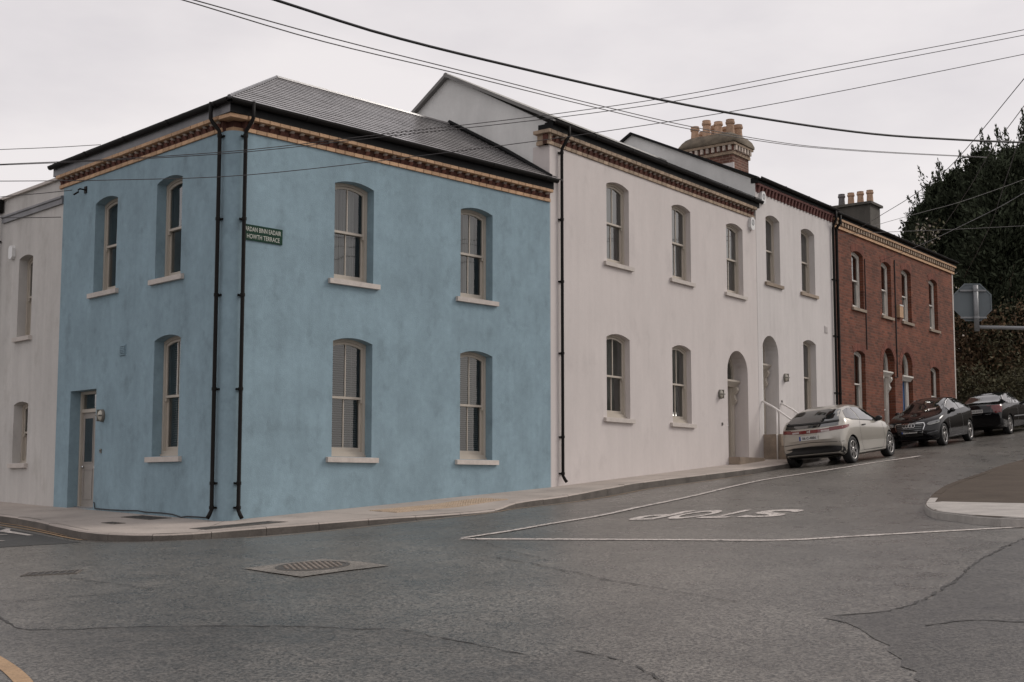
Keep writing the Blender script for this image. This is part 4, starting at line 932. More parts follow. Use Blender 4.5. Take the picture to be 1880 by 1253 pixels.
# ---- brick pair
HR = House('brick_house', pW(S2, 0), dW, 2.85, 'red brick house pair with cream cornice at the top of the terrace')
RM = HR.R @ Matrix.Translation((-S2, 0, 0)); S3 = 26.92
ru = [(16.94, 17.90), (19.50, 20.40), (21.42, 22.34), (24.20, 25.12)]; RU = (7.52, 9.30, .11); rl = [(16.93, 17.88), (24.12, 25.06)]; RL = (3.95, 6.0, .11)
rd = [(19.46, 20.52), (21.22, 22.24)]; RD = (3.35, 5.92, .50)
hs = [hole(a, b, *RU) for a, b in ru] + [hole(a, b, *RL) for a, b in rl] + [hole(a, b, *RD) for a, b in rd]
slab('wall', [(S2 + .004, 2.5), (S3, 3.2), (S3, 9.92), (S2 + .004, 9.92)], hs, 0, .34, M_('brick_wall'), HR.root, RM)
HR.part('side_wall', MB().box(S3 - .3, S3 - .002, .34, 8, 3.2, 10.3), 'brick_wall', RM)
for i, (a, b) in enumerate(ru): window(HR, RM, a, b, *RU, inside=['curtain', 'curtain', 'dark', 'dark'][i], depth=.14, bars=False, sill='sandstone', sill_ext=.08, mat='timber_white')
for i, (a, b) in enumerate(rl): window(HR, RM, a, b, *RL, inside=['curtain', 'half'][i], depth=.14, bars=False, sill='sandstone', sill_ext=.08, mat='timber_white')
interior(HR, RM, S2 + .3, S3 - .35, 3.2, 10.0)
arched_door(HR, rd[0][0] - S2, rd[0][1] - S2, *RD, .24, 'timber_door', 5.45, 'timber_white'); arched_door(HR, rd[1][0] - S2, rd[1][1] - S2, *RD, .16, 'door_blue', 5.40, 'timber_white', console=False)
def voussoirs(H, M, s0, s1, zsp, rise, depth=.24, n=13):
    w = (s1 - s0) / 2; c = (s0 + s1) / 2; r = (w*w + rise*rise) / (2*rise); zc = zsp + rise - r; a = math.asin(min(1, w / r)) if rise < w * .99 else math.pi / 2
    mb = MB()
    for k in range(n):
        t0 = -a + 2*a*(k + .06)/n; t1 = -a + 2*a*(k + .94)/n; q = [(c + rr*math.sin(t), zc + rr*math.cos(t)) for rr, t in ((r + .006, t0), (r + depth, t0), (r + depth, t1), (r + .006, t1))]
        mb.prism(q, 'y', -.010, .02)
    o = H.part('brick_arch', mb, 'red_arch', M); fix_normals(o.data); o['kind'] = 'stuff'
material('red_arch', (0.15, 0.048, 0.030), 0.9, var=0.2, vscale=6, islands=0.25, bump=0.3)
for a, b in ru: voussoirs(HR, RM, a, b, RU[1], RU[2])
for a, b in rl: voussoirs(HR, RM, a, b, RL[1], RL[2])
for a, b in rd: voussoirs(HR, RM, a, b, RD[1], RD[2], n=17)
core = HR.part('cornice_core', MB().box(S2 + .06, S3 + .06, -.012, .12, 9.93, 10.21), 'red_brick', RM)
HR.part('cornice_band', MB().box(S2 + .06, S3 + .08, -.055, .12, 9.92, 10.0), 'buff_brick', RM, core); HR.part('cornice_band', MB().box(S2 + .06, S3 + .1, -.13, .12, 10.16, 10.225), 'buff_brick', RM, core)
dm = shared_box('small_dentil', .10, .10, .13, 'buff_brick_old', .004, taper if False else None)
for k in range(52): put('dentil', dm, HR, RM, S2 + .2 + k * (S3 - S2 - .3) / 51, -.055, 10.085, core)
eaves(HR, RM, S2 + .02, S3 + .12, 10.225, 10.40)
HR.part('roof', MB().add([(S2, -.15, 10.36), (S3 + .15, -.15, 10.36), (S3 + .15, 4.1, 12.35), (S2, 4.1, 12.35), (S2, 8.2, 10.36), (S3 + .15, 8.2, 10.36)], [(0, 1, 2, 3), (3, 2, 5, 4)]), 'slate_old', RM)
HR.part('corner_strip', MB().box(S3 - .10, S3 + .012, -.010, .05, 3.2, 9.92), 'stone_sill', RM)
downpipe(HR, RM, S2 + .16, 3.0, 9.85, [(S2 + .16, -.1, 9.9), (S2 + .2, -.2, 10.05), (S2 + .2, -.2, 10.3)], brackets=(4.6, 6.4, 8.2), r=.045)
downpipe(HV, VM, S2 - .10, 2.95, 9.85, [(S2 - .10, -.1, 9.95), (S2 - .14, -.2, 10.1), (S2 - .14, -.2, 10.38)], brackets=(4.6, 6.4, 8.2), r=.04)
HR.part('wall_cable', MB().tube([(18.02, -.015, 9.25), (18.03, -.015, 6.2)], .018, 6), 'cable', RM)
HR.part('wall_cable', MB().tube([(20.72, -.02, 9.6), (20.72, -.02, 5.45), (20.45, -.02, 5.45)], .022, 6), 'cable', RM)

# ---- chimneys
def pot(parent, x, y, z, h, r, mat, k):
    pr = [(r * 1.12, 0), (r * 1.0, .04), (r * .86, h * .55), (r * .84, h * .72), (r * 1.02, h * .76), (r * 1.06, h * .86), (r * .92, h * .90), (r * .95, h), (r * .70, h), (r * .68, h * .8)]
    o = MB().lathe(pr, (0, 0, 0), 14).build('chimney_pot', M_(mat), parent, smooth=True); smooth_by_angle(o.data, 35); o.location = (x, y, z); return o
z0 = 11.4
c1 = empty('chimney', (*pW(15.1, -3.30), z0), math.atan2(dW[1], dW[0])); tag(c1, 'corbelled brick chimney stack with cluster of clay pots above the white houses', 'chimney')
lx, ly = 1.15, 1.80
MB().box(0, lx, 0, ly, -.4, 1.42).build('stack', M_('brick_stack'), c1)
MB().box(-.05, lx + .05, -.05, ly + .05, 1.36, 1.46).box(-.13, lx + .13, -.13, ly + .13, 1.66, 1.75).build('brick_band', M_('buff_brick_old'), c1)
MB().box(-.04, lx + .04, -.04, ly + .04, 1.46, 1.66).build('corbel_core', M_('red_brick'), c1)
cd = shared_box('corbel_dentil', .10, .10, .17, 'dentil_cap', .006)
for k in range(6):
    o = link(bpy.data.objects.new('dentil', cd), c1); o.location = (.06 + k * (lx - .12) / 5, -.08, 1.565)
for k in range(9):
    o = link(bpy.data.objects.new('dentil', cd), c1); o.location = (-.08, .06 + k * (ly - .12) / 8, 1.565)
mb = MB(); n = 8
for i, (e, h) in enumerate(((.16, 1.75), (.17, 1.82), (.10, 1.98), (-.02, 2.10), (-.18, 2.19), (-.36, 2.23))):
    pts = [(-e, -e), (lx/2, -e * 1.02), (lx + e, -e), (lx + e * 1.02, ly/2), (lx + e, ly + e), (lx/2, ly + e), (-e, ly + e), (-e * 1.02, ly/2)]
    mb.v += [(p + random.uniform(-.015, .015), q + random.uniform(-.015, .015), h + random.uniform(-.012, .012)) for p, q in pts]
    if i:
        for k in range(8): a = (i-1)*8 + k; b2 = (i-1)*8 + (k+1) % 8; mb.f.append((a, b2, b2 + 8, a + 8))
mb.f.append(tuple(5*8 + k for k in range(8))); o = mb.build('flaunching', M_('flaunching'), c1, smooth=True); fix_normals(o.data)
for k in range(4):
    for j in (0, 1):
        pot(c1, .28 + j * .58, .22 + k * .45, 2.02 if k in (0, 3) else 2.10, (.60, .52, .64, .58)[k] - .05 * j, .155, 'clay_pot', k)
MB().box(-.04, lx + .04, -.06, -.01, .58, .72).box(-.06, -.01, -.06, 1.0, .60, 1.05).build('flashing', M_('white_render_old'), c1)
c2 = empty('chimney', (*pW(21.15, -.98), 10.6), math.atan2(dW[1], dW[0])); tag(c2, 'plain grey cement chimney with four pots on the brick house roof', 'chimney')
MB().box(0, .95, 0, 1.42, -.3, 1.22).build('stack', M_('cement_grey'), c2); MB().box(-.09, 1.04, -.09, 1.51, 1.222, 1.31).build('cap', M_('cement_grey'), c2)
for k in range(4): pot(c2, .45, .17 + k * .36, 1.30, .52, .13, ['clay_pot', 'clay_pot', 'clay_pot', 'clay_pot_grey'][k], k)

# ------------------------------------------------------------------ parked cars
def curve1(pts):
    xs = np.array([p[0] for p in pts], float); ys = np.array([p[1] for p in pts], float); h = np.diff(xs); d = np.diff(ys) / h; m = np.zeros(len(xs))
    for i in range(1, len(xs) - 1):
        if d[i-1] * d[i] > 0: w1 = 2*h[i] + h[i-1]; w2 = h[i] + 2*h[i-1]; m[i] = (w1 + w2) / (w1 / d[i-1] + w2 / d[i])
    m[0], m[-1] = d[0], d[-1]
    def f(x):
        x = min(max(x, xs[0]), xs[-1]); i = min(max(int(np.searchsorted(xs, x)) - 1, 0), len(h) - 1); t = (x - xs[i]) / h[i]
        return (2*t**3 - 3*t**2 + 1)*ys[i] + (t**3 - 2*t**2 + t)*h[i]*m[i] + (-2*t**3 + 3*t**2)*ys[i+1] + (t**3 - t**2)*h[i]*m[i+1]
    return f
def smooth(t): t = min(max(t, 0), 1); return t*t*(3 - 2*t)
class Car:
    def __init__(s, name, label, mat, spec, Mx):
        s.root = empty(name, (0, 0, 0)); s.root.matrix_world = Mx; tag(s.root, label, 'car', 'cars parked along the terrace'); s.sp = spec
        L, top, belt, plan, bot = spec['L'], curve1(spec['top']), curve1(spec['belt']), curve1(spec['plan']), curve1(spec['bot']); wr0 = spec['roof']; bx = spec['axles']
        xs = sorted(set(list(np.round(np.linspace(0, .35, 10), 3)) + list(np.round(np.linspace(.35, L - .4, 46), 3)) + list(np.round(np.linspace(L - .4, L, 10), 3))))
        rows = []
        for x in xs:
            w = plan(x); zt = top(x); zb = bot(x); bl0 = belt(x); cab = smooth((zt - bl0 - .02) / .26); bl = min(bl0, zt - .07) if cab < 1 else bl0; bl = max(bl, zb + .1); hh = bl - zb; wr = wr0 * (.93 + .07 * cab)
            hood = [(w*.93, zt - .035), (w*.82, zt - .014), (w*.6, zt - .006), (w*.3, zt - .001)]
            cabn = [(w*.955 - (w*.955 - wr)*.42, bl + .45*(zt - bl)), (wr, bl + .84*(zt - bl)), (wr*.86, zt - .034), (wr*.5, zt - .008)]
            r = [(w*.86, zb), (w*.955, zb + .045), (w*.99, zb + .2*hh), (w, zb + .5*hh), (w*.99, zb + .78*hh), (w*.962, bl)]
            r += [(a[0]*(1-cab) + b[0]*cab, a[1]*(1-cab) + b[1]*cab) for a, b in zip(hood, cabn)] + [(0, zt)]
            row = []
            for y, z in r:
                q = (y / max(w, .01))**2; gf = smooth((x - (L - spec['fr'])) / spec['fr']); gr = smooth((spec['rr'] - x) / spec['rr'])
                row.append((x - spec['kf'] * q * gf + spec['kr'] * q * gr, y, z))
            rows.append(row)
        n = len(rows[0]); full = []
        for row in rows: full.append([(x, -y, z) for x, y, z in row] + [(x, y, z) for x, y, z in row[-2::-1]])
        m = len(full[0]); mb = MB(); mb.v = [p for r in full for p in r]
        for i in range(len(full) - 1):
            for k in range(m - 1): a = i*m + k; mb.f.append((a, a + m, a + m + 1, a + 1))
            mb.f.append((i*m + m - 1, (i+1)*m + m - 1, (i+1)*m, i*m))
        mb.f.append(tuple(range(m))); q = (len(full) - 1) * m; mb.f.append(tuple(q + k for k in range(m - 1, -1, -1)))
        me = mb.mesh('body'); fix_normals(me); ob = bpy.data.objects.new('body', me); COL.objects.link(ob)
        # wheel wells
        cut = MB(); rw = spec['rw']
        for ax in bx:
            for sg in (-1, 1):
                n_ = 28; k0 = len(cut.v)
                for yy in (.60, 1.2):
                    cut.v += [(ax + (rw + .045)*math.cos(2*math.pi*k/n_), sg*yy, rw + (rw + .045)*math.sin(2*math.pi*k/n_)) for k in range(n_)]
                for k in range(n_): a = k0 + k; b = k0 + (k+1) % n_; cut.f.append((a, b, b + n_, a + n_))
                cut.f.append(tuple(range(k0, k0 + n_))); cut.f.append(tuple(range(k0 + 2*n_ - 1, k0 + n_ - 1, -1)))
        cm = cut.mesh('cut'); fix_normals(cm); co = bpy.data.objects.new('cut', cm); COL.objects.link(co)
        me.materials.append(M_(mat)); me.materials.append(M_('car_plastic')); cm.materials.append(M_(mat)); cm.materials.append(M_('car_plastic'))
        for p in cm.polygons: p.material_index = 1
        s.bvh = BVHTree.FromPolygons([v.co.copy() for v in me.vertices], [tuple(p.vertices) for p in me.polygons])
        md = ob.modifiers.new('b', 'BOOLEAN'); md.operation = 'DIFFERENCE'; md.object = co; md.solver = 'EXACT'; bpy.context.view_layer.update()
        nm = bpy.data.meshes.new_from_object(ob.evaluated_get(bpy.context.evaluated_depsgraph_get())); bpy.data.objects.remove(ob); bpy.data.objects.remove(co)
        nm.name = 'body'; smooth_by_angle(nm, 38); s.body = link(bpy.data.objects.new('body', nm), s.root)
        for ax in bx:
            for sg in (-1, 1): s.wheel(ax, sg * (spec['track'] / 2), sg)
    def wheel(s, x, y, sg):
        r = s.sp['rw']; w = .20; rr = r * .70
        def lat(prof, n=36):
            mb = MB(); k0 = 0
            for rad, yy in prof: mb.v += [(x + rad*math.cos(2*math.pi*k/n), y + sg*yy, r + rad*math.sin(2*math.pi*k/n)) for k in range(n)]
            for i in range(len(prof) - 1):
                for k in range(n): a = i*n + k; b = i*n + (k+1) % n; mb.f.append((a, b, b + n, a + n))
            return mb
        t = lat([(rr, -w*.6), (r*.95, -w*.62), (r, -w*.5), (r, w*.32), (r*.97, w*.42), (r*.86, w*.47), (rr*1.02, w*.44), (rr, w*.36)]); wh = t.build('wheel', M_('tyre'), s.root, smooth=True); fix_normals(wh.data)
        o = lat([(rr*1.0, w*.40), (rr*.96, w*.42), (rr*.92, w*.36), (rr*.90, w*.05), (.001, w*.05)]).build('rim_barrel', M_('car_plastic'), wh); fix_normals(o.data)
        o = lat([(rr*1.01, w*.38), (rr*1.01, w*.44), (rr*.93, w*.43), (rr*.92, w*.34)]).build('rim_edge', M_('alloy'), wh, smooth=True); fix_normals(o.data)
        mb = MB(); nsp = s.sp.get('spokes', 5)
        for k in range(nsp):
            for da in (-.13, .13):
                a = 2*math.pi*k/nsp + .3; pts = []
                for rad, ww, off in ((.05, .022, 0), (rr*.95, .016, 1)):
                    aa = a + da * (off * .9 + .3); c = (rad*math.cos(aa), rad*math.sin(aa)); pn = (-math.sin(aa)*ww, math.cos(aa)*ww); pts += [(c[0] - pn[0], c[1] - pn[1]), (c[0] + pn[0], c[1] + pn[1])]
                q = [pts[0], pts[1], pts[3], pts[2]]; vs = [(x + p[0], y + sg*w*.40, r + p[1]) for p in q] + [(x + p[0], y + sg*w*.25, r + p[1]) for p in q]
                mb.add(vs, [(0, 1, 2, 3), (0, 4, 5, 1), (1, 5, 6, 2), (2, 6, 7, 3), (3, 7, 4, 0)])
        o = mb.build('spokes', M_('alloy'), wh); fix_normals(o.data)
        o = lat([(.065, w*.25), (.065, w*.41), (.04, w*.44), (.001, w*.44)]).build('hub', M_('alloy'), wh, smooth=True); fix_normals(o.data)
    def cast(s, mode, u, v):
        if mode in ('left', 'right'):
            sg = 1 if mode == 'left' else -1; h = s.bvh.ray_cast(Vector((u, 3*sg, v)), Vector((0, -sg, 0)))
            fb = Vector((u, sg*.8, v)); nrm = Vector((0, sg, 0))
        elif mode == 'rear': h = s.bvh.ray_cast(Vector((-3, u, v)), Vector((1, 0, 0))); nrm = Vector((-1, 0, 0)); fb = Vector((.1, u, v))
        else: h = s.bvh.ray_cast(Vector((9, u, v)), Vector((-1, 0, 0))); nrm = Vector((1, 0, 0)); fb = Vector((s.sp['L'] - .1, u, v))
        if h[0] is None: h = s.bvh.find_nearest(fb)
        n = h[1] if h[1].dot(nrm) > 0 else -h[1]
        return h[0], n
    def patch(s, name, mode, poly, mat, off=.006, step=.06, parent=None, thick=0.0):
        P = [Vector(p) for p in poly]; dense = []
        for i, p in enumerate(P):
            q = P[(i+1) % len(P)]; n = max(1, int((q - p).length / step))
            dense += [p.lerp(q, k / n) for k in range(n)]
        n = len(dense); inner = []; xs = [p.x for p in dense]; ys = [p.y for p in dense]; x = min(xs) + step
        def ins(p):
            c = False
            for i in range(n):
                a, b = dense[i], dense[i-1]
                if (a.y > p.y) != (b.y > p.y) and p.x < (b.x - a.x)*(p.y - a.y)/(b.y - a.y) + a.x: c = not c
            return c
        while x < max(xs):
            y = min(ys) + step * .5
            while y < max(ys):
                p = Vector((x, y))
                if ins(p) and min((p - q).length for q in dense) > step*.4: inner.append(p)
                y += step
            x += step
        vs, es, fs, *_ = mgeo.delaunay_2d_cdt(dense + inner, [(i, (i+1) % n) for i in range(n)], [list(range(n))], 1, 1e-6)
        co = []
        for v in vs: h, nn = s.cast(mode, v.x, v.y); co.append(tuple(h + nn * off))
        m = bpy.data.meshes.new(name); m.from_pydata(co, [], [tuple(f) for f in fs]); fix_normals(m)
        nref = {'left': (0,1,0), 'right': (0,-1,0), 'rear': (-1,0,0), 'front': (1,0,0)}[mode]
        if sum(p.normal.dot(Vector(nref)) * p.area for p in m.polygons) < 0: m.flip_normals()
        m.shade_smooth(); m.materials.append(M_(mat)); return link(bpy.data.objects.new(name, m), parent or s.root)
    def ribbon(s, name, mode, pts, w, mat, off=.008, parent=None, closed=False):
        P = [np.array(p, float) for p in pts]; D = []
        if closed: P = P + [P[0]]
        for a, b in zip(P[:-1], P[1:]):
            n = max(1, int(np.linalg.norm(b - a) / .04)); D += [a + (b - a)*k/n for k in range(n)]
        D.append(P[-1]); co = []; fs = []
        for i, p in enumerate(D):
            t = D[min(i+1, len(D)-1)] - D[max(i-1, 0)]; t = t / (np.linalg.norm(t) + 1e-9); nn = np.array([-t[1], t[0]])
            for k in (-.5, .5):
                q = p + nn*w*k; h, nr = s.cast(mode, q[0], q[1]); co.append(tuple(h + nr*off))
        for i in range(len(D) - 1): fs.append((2*i, 2*i + 1, 2*i + 3, 2*i + 2))
        m = bpy.data.meshes.new(name); m.from_pydata(co, [], fs); m.materials.append(M_(mat)); return link(bpy.data.objects.new(name, m), parent or s.root)
    def both(s, name, poly, mat, **k): return [s.patch(name, md, poly, mat, **k) for md in ('left', 'right')]
    def mirrors(s, x, z, w, mat):
        for sg in (-1, 1):
            mb = MB(); n = 12
            prof = [(-.05, .015), (-.045, .055), (0, .075), (.06, .06), (.10, .02)]
            for px_, rr in prof: mb.v += [(x + px_, sg*(w + .10 + 1.35*rr*math.cos(2*math.pi*k/n)), z + .9*rr*math.sin(2*math.pi*k/n)) for k in range(n)]
            for i in range(len(prof)-1):
                for k in range(n): a = i*n + k; b = i*n + (k+1) % n; mb.f.append((a, b, b + n, a + n))
            mb.f.append(tuple(range(n))); mb.f.append(tuple((len(prof)-1)*n + k for k in range(n)))
            mb.box(x - .01, x + .05, min(sg*(w - .08), sg*(w + .06)), max(sg*(w - .08), sg*(w + .06)), z - .075, z - .035)
            o = mb.build('mirror', M_(mat), s.root, smooth=True); fix_normals(o.data); smooth_by_angle(o.data, 45)
    def plate(s, mode, y, z, text, w=.50, h=.11):
        p, n = s.cast(mode, y, z); sg = -1 if mode == 'rear' else 1; x0 = p.x + sg*.012
        o = MB().box(min(x0, x0 + sg*.008), max(x0, x0 + sg*.008), y - w/2, y + w/2, z - h/2, z + h/2).build('number_plate', M_('plate_white'), s.root)
        ys = (y + w/2 - .045, y + w/2) if mode == 'rear' else (y - w/2, y - w/2 + .045)
        xa = x0 + sg*.009; q = sorted((xa, xa + sg*.001)); MB().box(q[0], q[1], ys[0], ys[1], z - h/2 + .003, z + h/2 - .003).build('blue_band', M_('plate_blue'), o)
        m = text_mesh(text, .085, .0005, .0016, 3); xs = [v.co.x for v in m.vertices]; cx = (min(xs) + max(xs))/2; wd = max(xs) - min(xs); k = min(1, (w - .09)/wd)
        for v in m.vertices:
            u = (v.co.x - cx)*k; v.co = (xa + sg*.001, y - .02*(1 if mode == 'rear' else -1) + (-u if mode == 'rear' else u), z - .03 + v.co.y)
        m.materials.clear(); m.materials.append(M_('plate_ink')); link(bpy.data.objects.new('lettering', m), o)
        return o
def car_matrix(anchor, local, fwd, left, scale):
    f = Vector(fwd).normalized(); l = Vector(left); l = (l - f*l.dot(f)).normalized(); u = f.cross(l)
    Mx = Matrix((f, l, u)).transposed() @ Matrix.Diagonal(scale).to_3x3(); M4 = Mx.to_4x4(); M4.translation = Vector(anchor) - Mx @ Vector(local); return M4
# silver hatchback seen from behind
sp = dict(L=4.25, roof=.60, kf=.42, kr=.20, fr=1.5, rr=1.0, rw=.325, track=1.54, axles=(.74, 3.375), spokes=6,
          top=[(0,.66),(.02,.80),(.07,.93),(.16,1.0),(.40,1.17),(.70,1.335),(1.0,1.425),(1.5,1.465),(1.95,1.445),(2.35,1.35),(2.85,1.13),(3.2,.985),(3.6,.90),(3.95,.80),(4.15,.68),(4.25,.55)],
          belt=[(0,.95),(.4,1.04),(1.0,1.03),(2.0,.97),(3.0,.91),(4.25,.8)], plan=[(0,.78),(.15,.84),(.5,.875),(1.2,.885),(3.2,.885),(3.8,.86),(4.1,.80),(4.25,.70)], bot=[(0,.30),(.3,.22),(.8,.18),(3.4,.18),(3.9,.2),(4.25,.26)])
Mx = car_matrix(civ, (.74, -.77 - .06, 0), (dW[0], dW[1], .086), (-nW[0], -nW[1], -.070), (.985, 1.04, 1.07))
car = Car('parked_car', 'silver hatchback parked at the kerb seen from behind', 'paint_silver', sp, Mx)
car.patch('rear_window', 'rear', [(-.60,1.33),(-.3,1.365),(.3,1.365),(.60,1.33),(.69,1.10),(.72,.955),(.3,.945),(-.3,.945),(-.72,.955),(-.69,1.10)], 'car_glass')
car.ribbon('window_bar', 'rear', [(-.71,1.06),(-.3,1.045),(.3,1.045),(.71,1.06)], .035, 'car_plastic', .02)
car.patch('tail_light', 'rear', [(-.79,.92),(-.3,.90),(.3,.90),(.79,.92),(.81,.86),(.3,.822),(-.3,.822),(-.81,.86)], 'tail_red', .009)
for sy in (-.42, .36): car.patch('tail_lens', 'rear', [(sy-.10,.875),(sy+.10,.875),(sy+.10,.835),(sy-.10,.835)], 'tail_clear', .013)
car.both('tail_light', [(.15,.925),(.40,.945),(.62,.955),(.60,.90),(.36,.86),(.15,.845)], 'tail_red', off=.008)
for q in ([(-.035,.89),(-.035,.83)], [(.035,.89),(.035,.83)], [(-.03,.858),(.03,.858)]): car.ribbon('badge', 'rear', q, .016, 'chrome', .016)
car.patch('bumper_black', 'rear', [(-.80,.45),(-.5,.49),(0,.50),(.5,.49),(.80,.45),(.78,.31),(.70,.23),(-.70,.23),(-.78,.31)], 'car_plastic', .006)
car.both('bumper_black', [(.12,.44),(.28,.42),(.36,.30),(.34,.24),(.12,.28)], 'car_plastic', off=.005)
car.ribbon('bumper_crease', 'rear', [(-.82,.56),(0,.60),(.82,.56)], .012, 'car_plastic', .003)
car.both('side_window', [(.66,1.13),(.86,1.30),(1.10,1.345),(1.30,1.355),(1.36,1.05),(.90,1.075)], 'car_glass')
car.both('side_window', [(1.36,1.355),(1.7,1.355),(2.02,1.315),(2.40,1.19),(2.78,1.02),(2.86,.965),(2.2,.995),(1.42,1.045)], 'car_glass')
for md in ('left', 'right'):
    car.ribbon('door_gap', md, [(1.38,1.04),(1.28,.80),(1.30,.45),(1.42,.28),(2.75,.26),(2.95,.5),(2.92,.93)], .010, 'car_plastic', .002)
    car.ribbon('sill_strip', md, [(1.15,.235),(2.95,.235)], .09, 'car_plastic', .004); car.ribbon('belt_trim', md, [(.66,1.115),(.90,1.06),(1.42,1.03),(2.2,.982),(2.88,.95)], .016, 'car_plastic', .008)
    h, n = car.cast(md, 1.55, .90); MB().box(1.47, 1.65, h.y - .012 + (.02 if md == 'left' else -.02), h.y + .012 + (.02 if md == 'left' else -.02), .885, .915).build('door_handle', M_('car_plastic'), car.root)
car.patch('windscreen', 'front', [(-.56,1.37),(.56,1.37),(.70,1.03),(-.70,1.03)], 'car_glass')
car.mirrors(2.62, 1.02, .80, 'car_plastic'); car.plate('rear', 0, .715, '06-C-4886')
# black hatchback facing downhill
sp = dict(L=4.24, roof=.575, kf=.36, kr=.20, fr=1.3, rr=1.0, rw=.325, track=1.54, axles=(.78, 3.38), spokes=5,
          top=[(0,.72),(.02,.88),(.08,1.0),(.2,1.09),(.5,1.24),(.9,1.36),(1.4,1.415),(1.8,1.41),(2.15,1.345),(2.5,1.21),(2.9,1.035),(3.2,.965),(3.6,.90),(3.95,.815),(4.12,.73),(4.2,.62),(4.24,.50)],
          belt=[(0,.95),(.5,1.0),(1.5,.98),(2.9,.92),(4.24,.8)], plan=[(0,.78),(.15,.84),(.5,.875),(1.2,.89),(3.2,.89),(3.8,.87),(4.1,.82),(4.24,.74)], bot=[(0,.30),(.3,.22),(.8,.18),(3.4,.18),(3.9,.19),(4.24,.24)])
Mx = car_matrix(aud, (3.38, .77 + .06, 0), (-dW[0], -dW[1], -.086), (nW[0], nW[1], .055), (.965, 1.0, 1.09))
car = Car('parked_car', 'black hatchback with ringed grille facing downhill behind the silver car', 'paint_black', sp, Mx)
car.patch('windscreen', 'front', [(-.52,1.36),(0,1.375),(.52,1.36),(.66,1.05),(.40,1.015),(0,1.005),(-.40,1.015),(-.66,1.05)], 'car_glass')
car.patch('permit', 'front', [(.20,1.055),(.46,1.06),(.45,1.10),(.20,1.095)], 'tail_clear', .009)
gr = [(-.44,.71),(.44,.71),(.47,.64),(.36,.36),(-.36,.36),(-.47,.64)]
car.patch('grille', 'front', gr, 'car_plastic', .006); car.ribbon('grille_frame', 'front', gr, .022, 'chrome', .013, closed=True)
for k in range(6): car.ribbon('grille_slat', 'front', [(-.40 + k*.008, .67 - k*.055), (.40 - k*.008, .67 - k*.055)], .012, 'galvanised', .010)
for k in range(4):
    c = -.135 + k*.09; car.ribbon('badge_ring', 'front', [(c + .055*math.cos(t), .645 + .05*math.sin(t)) for t in [2*math.pi*q/14 for q in range(14)]], .014, 'chrome', .022, closed=True)
for sg in (-1, 1):
    car.patch('headlight', 'front', [(sg*.52,.665),(sg*.56,.715),(sg*.70,.745),(sg*.82,.765),(sg*.82,.70),(sg*.72,.66),(sg*.60,.635)], 'head_lens', .008)
    car.ribbon('light_strip', 'front', [(sg*.54,.66),(sg*.61,.642),(sg*.73,.667),(sg*.82,.70)], .012, 'sign_white', .012)
    car.patch('air_intake', 'front', [(sg*.50,.45),(sg*.78,.50),(sg*.78,.36),(sg*.52,.34)], 'car_plastic', .006); car.ribbon('intake_trim', 'front', [(sg*.52,.41),(sg*.78,.45)], .010, 'galvanised', .010)
car.both('side_window', [(.80,1.12),(1.02,1.275),(1.35,1.32),(1.62,1.325),(1.62,1.02),(1.0,1.05)], 'car_glass'); car.both('side_window', [(1.68,1.325),(1.92,1.31),(2.16,1.245),(2.48,1.10),(2.66,.995),(2.70,.965),(1.68,1.015)], 'car_glass')
for md in ('left', 'right'):
    car.ribbon('door_gap', md, [(1.65,1.0),(1.52,.75),(1.55,.4),(1.65,.27),(2.75,.26),(2.90,.5),(2.86,.92)], .009, 'galvanised', .002)
    car.ribbon('window_trim', md, [(.76,1.10),(1.0,1.28),(1.35,1.338),(1.92,1.325),(2.18,1.258),(2.50,1.11),(2.72,.97)], .014, 'chrome', .007)
    h, n = car.cast(md, 1.85, .87); MB().box(1.76, 1.94, h.y - .012 + (.02 if md == 'left' else -.02), h.y + .012 + (.02 if md == 'left' else -.02), .86, .885).build('door_handle', M_('chrome'), car.root)
car.patch('rear_window', 'rear', [(-.52,1.33),(.52,1.33),(.62,1.08),(-.62,1.08)], 'car_glass'); car.mirrors(2.52, 1.0, .80, 'paint_black'); car.plate('front', 0, .49, '131-D-10867')
# black saloon at the top of the row
sp = dict(L=4.58, roof=.58, kf=.36, kr=.16, fr=1.3, rr=.7, rw=.32, track=1.55, axles=(1.0, 3.72), spokes=7,
          top=[(0,.78),(.02,.93),(.07,1.01),(.2,1.045),(.55,1.065),(.80,1.12),(1.1,1.25),(1.45,1.37),(1.9,1.43),(2.3,1.42),(2.65,1.33),(3.0,1.17),(3.35,1.02),(3.7,.955),(4.1,.86),(4.4,.75),(4.54,.62),(4.58,.5)],
          belt=[(0,.93),(.8,.98),(2,.96),(3.3,.92),(4.58,.8)], plan=[(0,.78),(.15,.84),(.5,.88),(1.2,.90),(3.4,.90),(4.1,.87),(4.4,.82),(4.58,.74)], bot=[(0,.32),(.3,.24),(.8,.19),(3.6,.19),(4.2,.2),(4.58,.25)])
vol = np.array(cw(aud, 6.55, .12, .57)); vol[2] = float(roadz(vol[0], vol[1]))
Mx = car_matrix(vol, (1.0, -.77 - .06, 0), (dW[0], dW[1], .088), (-nW[0], -nW[1], -.045), (.99, 1.0, 1.08))
car = Car('parked_car', 'black saloon with red corner lights at the top of the row', 'paint_black', sp, Mx)
car.patch('rear_window', 'rear', [(-.50,1.375),(.50,1.375),(.64,1.11),(.66,1.085),(-.66,1.085),(-.64,1.11)], 'car_glass')
for sg in (-1, 1): car.patch('tail_light', 'rear', [(sg*.55,.99),(sg*.80,.99),(sg*.82,.76),(sg*.66,.74),(sg*.56,.86)], 'tail_red', .008)
car.both('tail_light', [(.10,1.0),(.34,.99),(.30,.86),(.10,.76)], 'tail_red', off=.007)
